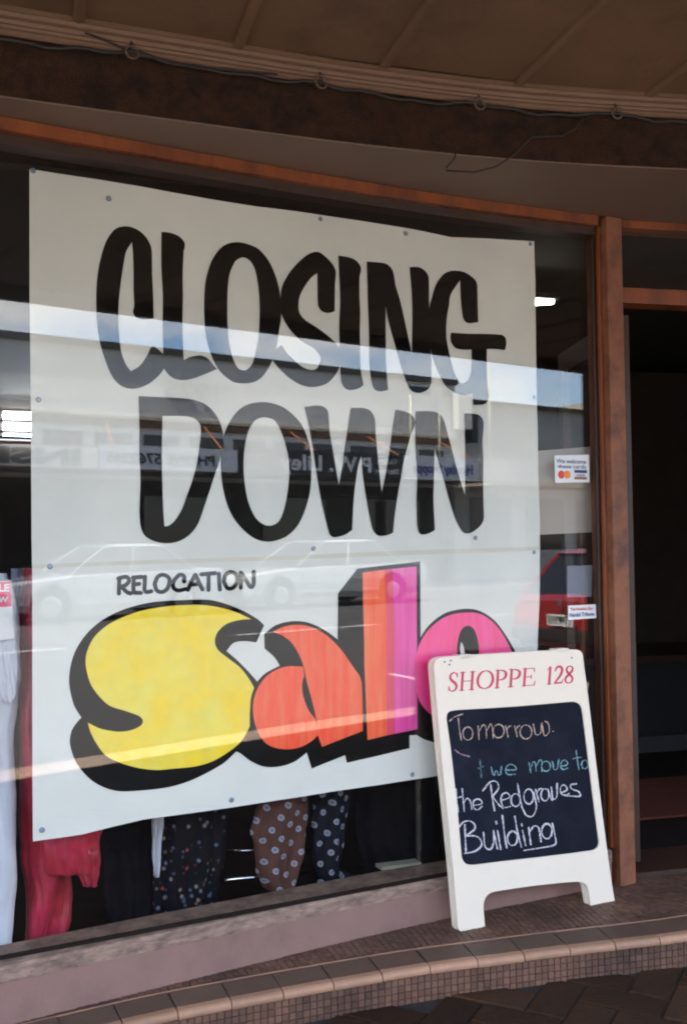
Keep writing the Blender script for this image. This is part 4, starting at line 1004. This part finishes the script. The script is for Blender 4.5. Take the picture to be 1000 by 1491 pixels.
# chalk writing
def ell(cx_, cy, rx, ry, a0=0): return [(cx_ + rx*math.cos(a0 + k*math.pi/5), cy + ry*math.sin(a0 + k*math.pi/5)) for k in range(11)]
o5, s5 = (620, 930), 3.571; o6, s6 = (640, 1080), 3.846
CH1 = chalk('tan_chalk', (0.46, 0.34, 0.28)); CH2 = chalk('teal_chalk', (0.18, 0.34, 0.37)); CH3 = chalk('white_chalk', (0.56, 0.54, 0.58)); CH4 = chalk('violet_chalk', (0.30, 0.20, 0.26)); CH5 = chalk('faint_blue_chalk', (0.08, 0.15, 0.17))
TXT = [
 (CH1, o5, s5, 1.9, [[(125,432),(150,410),(195,393)],[(172,415),(178,470),(188,533)],ell(222,495,26,34),[(275,455),(280,527)],[(280,485),(300,450),(315,462),(320,520)],[(320,480),(340,446),(348,460),(355,520)],ell(382,482,29,35),[(418,455),(432,515)],[(423,478),(434,460),(446,455)],[(464,455),(479,513)],[(470,478),(480,460),(492,453)],ell(524,487,31,36),[(562,445),(575,500),(600,492),(606,440)],[(606,440),(620,505),(645,485),(640,442),(622,430)],[(662,482),(667,484)]]),
 (CH4, o5, s5, 2.2, [[(155,580),(185,602),(232,615)]]),
 (CH2, o6, s6, 2.0, [[(293,145),(303,186),(312,188),(322,164),(332,188),(345,184),(351,140)],[(375,162),(430,160),(425,138),(395,130),(375,155),(385,185),(430,185)],[(505,120),(515,178)],[(515,145),(535,115),(545,170)],[(545,140),(572,105),(576,170)],ell(600,140,25,28),[(635,112),(655,160),(672,100)],[(682,140),(720,130),(706,105),(684,122),(690,156),(722,150)],[(768,50),(776,110),(785,160)],[(752,97),(800,88)],ell(817,130,18,24)]),
 (CH5, o6, s6, 2.4, [[(230,105),(238,205)],[(220,152),(252,140)]]),
 (CH3, o6, s6, 2.1, [[(95,265),(100,330),(108,400)],[(82,325),(128,310)],[(130,265),(142,395)],[(140,345),(158,320),(176,338),(185,385)],[(190,360),(240,350),(225,325),(195,335),(194,370),(215,385),(242,365)]]),
 (CH3, o6, s6, 2.3, [[(290,240),(298,310),(312,390)],[(245,278),(285,230),(320,225),(335,260),(312,295),(295,312)],[(300,308),(330,350),(360,378)],[(350,332),(395,315),(382,290),(355,300),(348,335),(365,370),(402,365)],ell(430,330,26,36),[(440,235),(452,305),(465,372)],ell(503,310,27,42),[(530,285),(546,370),(525,420),(490,415),(465,370)],[(541,270),(560,340)],[(548,292),(560,270),(580,265)],ell(594,300,22,34),[(610,265),(622,310),(636,332)],[(628,255),(650,325),(662,235)],[(682,288),(717,272),(702,245),(682,258),(684,292),(712,303),(730,292)],[(770,238),(738,245),(745,268),(782,282),(790,308),(712,306)]]),
 (CH3, o6, s6, 2.7, [[(145,465),(148,545),(152,628)],[(105,490),(140,452),(185,452),(202,490),(152,530)],[(152,530),(215,535),(240,580),(200,618),(140,630)],[(250,510),(258,590),(288,606),(305,570),(306,500)],[(306,500),(316,555),(328,605)],[(328,500),(347,608)],[(320,448),(323,464)],[(355,415),(366,510),(380,600)],ell(412,545,28,40),[(425,420),(440,510),(462,595)],[(468,500),(486,585)],[(462,462),(465,474)],[(502,482),(515,580)],[(508,505),(535,475),(560,488),(572,565)],ell(605,505,29,42),[(635,460),(648,520),(655,570),(630,588),(475,613)]]),
]
for (m_, o, s_, w, strokes) in TXT:
    mb = MB()
    for j, stq in enumerate(strokes):
        ww = (lambda t, w=w, j=j: w*(.8 + .25*math.sin(t*9 + j)))
        ribbon_mesh(mb, px(stq, o, s_), ww, (lambda q, j=j: (lambda c_: b3(c_.x, c_.y, .0056 - .00004*j))(bl(q.x, q.y))), 5)
    mb.build('chalk_writing', m_, sbt, recalc=False)

# ------------------------------------------------------------------ across the street (seen reflected in the window)
WHT_R = mat('white_render', (0.64, 0.61, 0.57), 0.8, 0.06, 2, 0.2, 20)
GREYW = mat('grey_weatherboard', (0.42, 0.42, 0.41), 0.8, 0.08, 3)
DKB = mat('dark_shop_void', (0.03, 0.026, 0.022), 0.6, 0.2)
DKGL = mat('dark_pane', (0.02, 0.022, 0.025), 0.08, 0.05)
BRF = mat('brown_fascia', (0.16, 0.085, 0.045), 0.7, 0.15)
BEIG = mat('beige_trim', (0.48, 0.42, 0.32), 0.7, 0.1)
RODM = mat('orange_rust_rod', (0.55, 0.20, 0.08), 0.6, 0.1)
FB = 17.2; VE = 14.0
b1 = thing('opposite_building', sp(11, 18, .1), 'white rendered shop block dated 1925 across the street', 'building')
BX(-12, 20.07, FB, FB + 9, 3.0, 6.18).build('upper_wall', WHT_R, b1)
BX(-12, 20.07, FB + .5, FB + 9, .1, 3.0).build('shop_wall', DKB, b1)
BX(-12.05, 20.12, FB - .10, FB + .35, 6.18, 6.34).build('coping', mat('coping_shadow_tone', (0.06, 0.055, 0.05), .8), b1)  # dark tone paints in the shadow line of the coping
BX(-12, 20.07, FB - .08, FB - .002, 4.48, 4.56).build('moulding', BEIG, b1)
BX(-12, 20.07, FB - .05, FB - .002, 4.28, 4.478).build('band', BRF, b1)
for k in range(18):
    t = -3.2 + k * 1.28
    f = BX(t, t + .98, FB - .012, FB - .002, 3.45, 4.12).build('highlight_window', DKGL, b1)
for k in (0, 1):
    BX(18.2 + k*1.35, 19.05 + k*.85, FB - .014, FB - .002, 5.80, 6.02).build('window', DKGL, b1)
text3d('1925', .66, mat('date_numerals', (0.22, 0.21, 0.20), .8), lambda x, y, z: sp(10.95 - x, FB - .03 - z, 5.08 + y), b1, 'date_numeral', .5, .02, .004, 1, 1.55)
# shopfronts under the verandah
for k in range(6):
    t = -1 + k*3.5
    BX(t + .3, t + 2.4, FB + .42, FB + .49, .7, 2.6).build('shop_window_pane', DKGL, b1)
    BX(t + .25, t + 2.45, FB + .40, FB + .50, .3, .69).build('stallriser', mat('stallriser', (0.16, 0.08, 0.06), .7), b1)
ver = thing('opposite_verandah', sp(11, 15.5, 2.9), 'flat verandah hung on rust-orange rods across the street', 'verandah')
BX(-12, 20.0, VE + .06, FB - .003, 3.08, 3.20).build('deck', mat('verandah_deck', (0.12, 0.11, 0.10), .8), ver)
BX(-12, 20.0, VE + .001, VE + .059, 2.95, 3.46).build('fascia_board', BRF, ver)
for k in range(9):
    t = 10.13 + (k-5)*2.67
    MB().tube([sp(t + 1.15, FB - .03, 4.40), sp(t, VE + .04, 3.46)], .02, 6).build('stay_rod', RODM, ver)
def sign(name, t0, t1, z0, z1, face, label, items):
    s_ = thing(name, sp((t0+t1)/2, VE - .03, z0), label, 'sign')
    BX(t0, t1, VE - .05, VE - .002, z0, z1).build('panel', face, s_)
    for (txt, tc_, zb_, size, wd, m_, bold) in items:
        text3d(txt, size, m_, lambda x, y, z: sp(tc_ - x, VE - .056 - z, zb_ + y), s_, 'lettering', .5, .004, bold, 1, wd)
LGR = mat('light_sign', (0.50, 0.52, 0.56), 0.6, 0.03); LSG = mat('cream_sign', (0.55, 0.53, 0.48), .6, .03)
BLK = mat('black_sign', (0.012, 0.012, 0.014), 0.5, 0.1); BLT = mat('black_lettering', (0.02, 0.02, 0.02), .6, .05); SLV = mat('silver_lettering', (0.55, 0.56, 0.58), .5, .05)
NVT = mat('navy_lettering', (0.02, 0.04, 0.20), .5, .05); REDT = mat('red_lettering', (0.5, 0.05, 0.05), .6, .05)
sign('shop_sign', 1.2, 7.08, 2.98, 3.42, LSG, 'cream fascia sign with bold black letters reading INSIDE', [('INSIDE', 5.25, 3.05, .42, 2.9, BLT, .02)])
sign('shop_sign', 7.12, 10.42, 2.99, 3.50, LGR, 'pale fascia sign with black phone number PHONE 5762245', [('PHONE 5762245', 8.55, 3.12, .32, 2.55, BLT, .006)])
sign('shop_sign', 10.46, 15.28, 2.97, 3.58, BLK, 'black jeweller sign reading P.W. Liley in silver letters', [('P.W. Liley', 12.9, 3.10, .52, 2.7, SLV, .012), ('Cutlery', 14.75, 3.33, .20, .62, SLV, 0), ('Silverware', 14.75, 3.07, .20, .75, SLV, 0), ('Clocks', 10.9, 3.33, .20, .55, SLV, 0), ('China', 10.9, 3.07, .20, .5, SLV, 0)])
sign('shop_sign', 15.32, 17.95, 2.96, 3.58, LGR, 'pale fascia sign with navy letters reading Holiday Shoppe', [('Holiday Shoppe', 16.65, 3.14, .36, 2.1, NVT, .008)])
sign('shop_sign', 18.0, 20.6, 2.98, 3.60, LSG, 'cream fascia sign with faint red letters reading Toman', [('Toman', 19.6, 3.14, .34, 1.0, mat('faint_red_lettering', (0.48, 0.36, 0.32), .6), 0)])
b2_ = thing('weatherboard_building', sp(25, 19, .1), 'lower grey weatherboard building beside the dated block across the street', 'building')
BX(20.14, 34, FB + .2, FB + 9, .1, 5.7).build('wall', GREYW, b2_)
for k in range(26):
    z = 3.2 + k*.096
    MB().add([sp(20.14, FB + .198, z), sp(34, FB + .198, z), sp(34, FB + .165, z), sp(20.14, FB + .165, z), sp(20.14, FB + .198, z + .095), sp(34, FB + .198, z + .095)],
             [(0, 1, 2, 3), (3, 2, 5, 4), (0, 3, 4), (1, 5, 2)]).build('weatherboard', GREYW, b2_, recalc=True)
BX(20.1, 34.1, FB - .05, FB + .6, 5.70, 5.80).build('coping', GREYP, b2_)
BX(20.14, 34, FB - 1.5, FB + .19, 3.0, 3.15).build('canopy', BEIG, b2_)
for k in range(5):
    BX(20.8 + 2.5*k, 22.6 + 2.5*k, FB + .16, FB + .198, 1.0, 2.7).build('shop_window_pane', DKGL, b2_)
bq = thing('roof_unit', sp(20.3, 17.6, 4.8), 'white box unit fixed where the two far buildings meet', 'box')
BX(19.9, 20.45, FB - .35, FB - .10, 4.80, 5.85).build('casing', WHT_R, bq); BX(20.46, 20.75, FB - .3, FB + .12, 4.4, 5.7).build('side_panel', GREYP, bq)
tsn = thing('vertical_sign', sp(19.4, 16, 1.2), 'narrow upright sign with letters TRAVEL under the far verandah', 'sign')
BX(19.2, 19.6, VE + 1.0, VE + 1.06, 1.0, 2.7).build('panel', GREYP, tsn)
for i, ch in enumerate('TRAVEL'):
    text3d(ch, .26, BLT, lambda x, y, z: sp(19.4 - x, VE + .995 - z, 2.44 - .27*i + y), tsn, 'lettering', .5, .002, .004)
CREAM = mat('streak_cream', (0.75, 0.70, 0.50), .5, .03)  # poles added to stand for bright upright streaks of light
for (t, w, zt_, lb) in ((18.6, 14.2, 6.25, 'tallest cream pole standing in for a light streak on the far verandah roof, nearest the grey building'), (15.75, 14.2, 5.2, 'cream pole standing in for a light streak on the far verandah roof where the black and pale signs meet'), (16.75, 14.2, 4.8, 'shortest cream pole standing in for a light streak on the far verandah roof, between the other two')):
    pq = thing('streak_pole', sp(t, w, 3.2), lb, 'pole', 'cream poles standing in for light streaks on the far verandah roof')
    MB().tube([sp(t, w, 3.2), sp(t + .02, w, zt_)], .022, 10).build('shaft', CREAM, pq, smooth=True)
    MB().tube([sp(t, w, 3.2), sp(t, w, 3.3)], .05, 10).build('foot', CREAM, pq, smooth=True)
for (t0, t1, h, lb) in ((34.6, 60, 7.5, 'tall plain building far along the opposite side'), (-40, -12.6, 6.6, 'plain rendered building at the near end of the opposite side')):
    o = thing('far_building', sp((t0+t1)/2, FB, .1), lb, 'building'); BX(t0, t1, FB, FB + 9, .1, h).build('wall', BEIG, o)
    for k in range(5):
        tt = t0 + (t1-t0)*(k+.3)/5
        BX(tt, tt + 1.6, FB - .02, FB - .003, 3.8, 5.4).build('window', DKGL, o)

# ------------------------------------------------------------------ cars
def car(name, t0, t1, wc, hw_, zg, H_, paint, label, heading, plate=None, hatch=False):
    """t0..t1 along the street, heading -1 or +1; body lofted through stations nose to tail"""
    L = t1 - t0; t = thing(name, sp((t0+t1)/2, wc, zg), label, 'car')
    def c3(x, y, z): return sp(t0 + x if heading < 0 else t1 - x, wc + y, zg + z)      # x from nose
    # lower body
    stn = [(0, .45, .62, .80), (.03, .30, .68, .88), (.12, .22, .74, .96), (.9, .2, .82, 1), (L*.30, .2, .86, 1), (L*.55, .2, .88, 1), (L*.80, .2, .90, 1), (L-.5, .22, .90, .99), (L-.10, .28, .88, .95), (L, .42, .82, .90)]
    ring = []
    for x, zl, zt_, k in stn:
        w_ = hw_*k
        ring.append([c3(x, -w_*.92, zl), c3(x, -w_, zl + .12), c3(x, -w_, (zl+zt_)/2 + .04), c3(x, -w_*.97, zt_ - .05), c3(x, -w_*.88, zt_), c3(x, 0, zt_ + .025), c3(x, w_*.88, zt_), c3(x, w_*.97, zt_ - .05), c3(x, w_, (zl+zt_)/2 + .04), c3(x, w_, zl + .12), c3(x, w_*.92, zl)])
    n = 11; mb = MB(); mb.add([q for r in ring for q in r], [(i*n+k, i*n+(k+1) % n, (i+1)*n+(k+1) % n, (i+1)*n+k) for i in range(len(ring)-1) for k in range(n)] + [tuple(range(n)), tuple((len(ring)-1)*n+k for k in range(n-1, -1, -1))])
    body = mb.build('body', paint, t, smooth=False)
    # greenhouse: glass block with painted roof and pillars
    xa, xb, xc, xd = L*.27, L*.43, (L*.84 if hatch else L*.70), (L*.96 if hatch else L*.84)
    zb_ = .87; zt_ = H_ - .04; wr_ = hw_*.74; wb_ = hw_*.93
    cs = [c3(xa, -wb_, zb_), c3(xd, -wb_, zb_), c3(xd, wb_, zb_), c3(xa, wb_, zb_), c3(xb, -wr_, zt_), c3(xc, -wr_, zt_), c3(xc, wr_, zt_), c3(xb, wr_, zt_)]
    MB().hexa(cs).build('glasshouse', DKGL, t)
    MB().hexa([c3(xb - .06, -wr_ - .02, zt_ - .01), c3(xc + .06, -wr_ - .02, zt_ - .01), c3(xc + .06, wr_ + .02, zt_ - .01), c3(xb - .06, wr_ + .02, zt_ - .01), c3(xb + .12, -wr_ + .08, H_), c3(xc - .12, -wr_ + .08, H_), c3(xc - .12, wr_ - .08, H_), c3(xb + .12, wr_ - .08, H_)]).build('roof', paint, t, bevel=.02)
    for sgn in (-1, 1):
        for (x0, x1) in ((xa, xb), ((xa+xd)/2 - .1, (xb+xc)/2), (xd, xc)):
            MB().tube([c3(x0, sgn*(wb_ + .004), zb_), c3(x1, sgn*(wr_ + .006), zt_)], .02, 6).build('pillar', paint, t)
    # wheels
    for sgn in (-1, 1):
        for x in (L*.175, L*.775):
            o = thing('tmp', c3(x, sgn*hw_, .3), None, None); bpy.data.objects.remove(o)
            arch = MB(); arch.disc(c3(x, sgn*(hw_*1.001 - .02), .32), SN*sgn, .37, .026, 28); arch.build('wheel_arch', DKB, t)
            wh = MB(); wh.disc(c3(x, sgn*(hw_ - .16), .30), SN*sgn, .30, .175, 28); whl = wh.build('wheel', WIRE, t)
            MB().disc(c3(x, sgn*(hw_ + .013), .30), SN*sgn, .19, .012, 24, .15).build('hubcap', CHR, whl)
    # bumpers, lamps
    MB().box((-.07, -hw_*.86, .40), (.04, hw_*.86, .54), c3).build('bumper', WIRE, t, bevel=.02)
    MB().box((L - .04, -hw_*.88, .40), (L + .07, hw_*.88, .54), c3).build('bumper', WIRE, t, bevel=.02)
    HL = mat('lamp_lens', (0.7, 0.7, 0.7), .15); TLm = mat('red_lamp_lens', (0.45, 0.02, 0.015), .2)
    for sgn in (-1, 1):
        y0 = sgn*hw_*.42; y1 = sgn*hw_*.78
        MB().box((-.012, min(y0, y1), .57), (.05, max(y0, y1), .67), c3).build('headlight', HL, t)
        MB().box((L - .07, min(y0, y1), .60), (L + .012, max(y0, y1), .76), c3).build('tail_light', TLm, t)
    if plate:
        WPL = mat('white_plate', (0.75, 0.75, 0.72), .5)
        pg = MB().box((L + .075, -.20, .58), (L + .085, .16, .70), c3).build('number_plate', WPL, t)
        text3d(plate, .12, BLT, lambda x, y, z: c3(L + .088 + z, -x*(1 if heading > 0 else -1)*-1*-1 if False else (x if False else -x), .605 + y) if False else sp((t1 - (L + .088)) if heading > 0 else 0, wc - .02 - x, zg + .600 + y), pg, 'plate_number', .5, .001, .002, 1, .31)
        MB().disc(c3(L + .05, 0, .82), -ST, .03, .01, 14).build('badge', CHR, t)
    return t
def carpaint(name, c_): return mat(name, c_, 0.25, 0.02, 3, coat=1.0)
car('parked_sedan', 8.95, 13.75, 12.05, .86, .02, 1.40, carpaint('white_car_paint', (0.50, 0.50, 0.48)), 'long white sedan parked across the street, centre of the reflection', -1)
car('parked_sedan', 4.35, 8.6, 12.05, .84, .02, 1.38, carpaint('offwhite_car_paint', (0.46, 0.47, 0.48)), 'white sedan parked across the street behind the longer one', -1)
car('parked_hatchback', 7.1, 11.1, 1.32, .80, -.10, 1.38, carpaint('red_car_paint', (0.34, 0.014, 0.012)), 'red hatchback parked at the near kerb showing its rear plate', 1, 'RW9975', True)
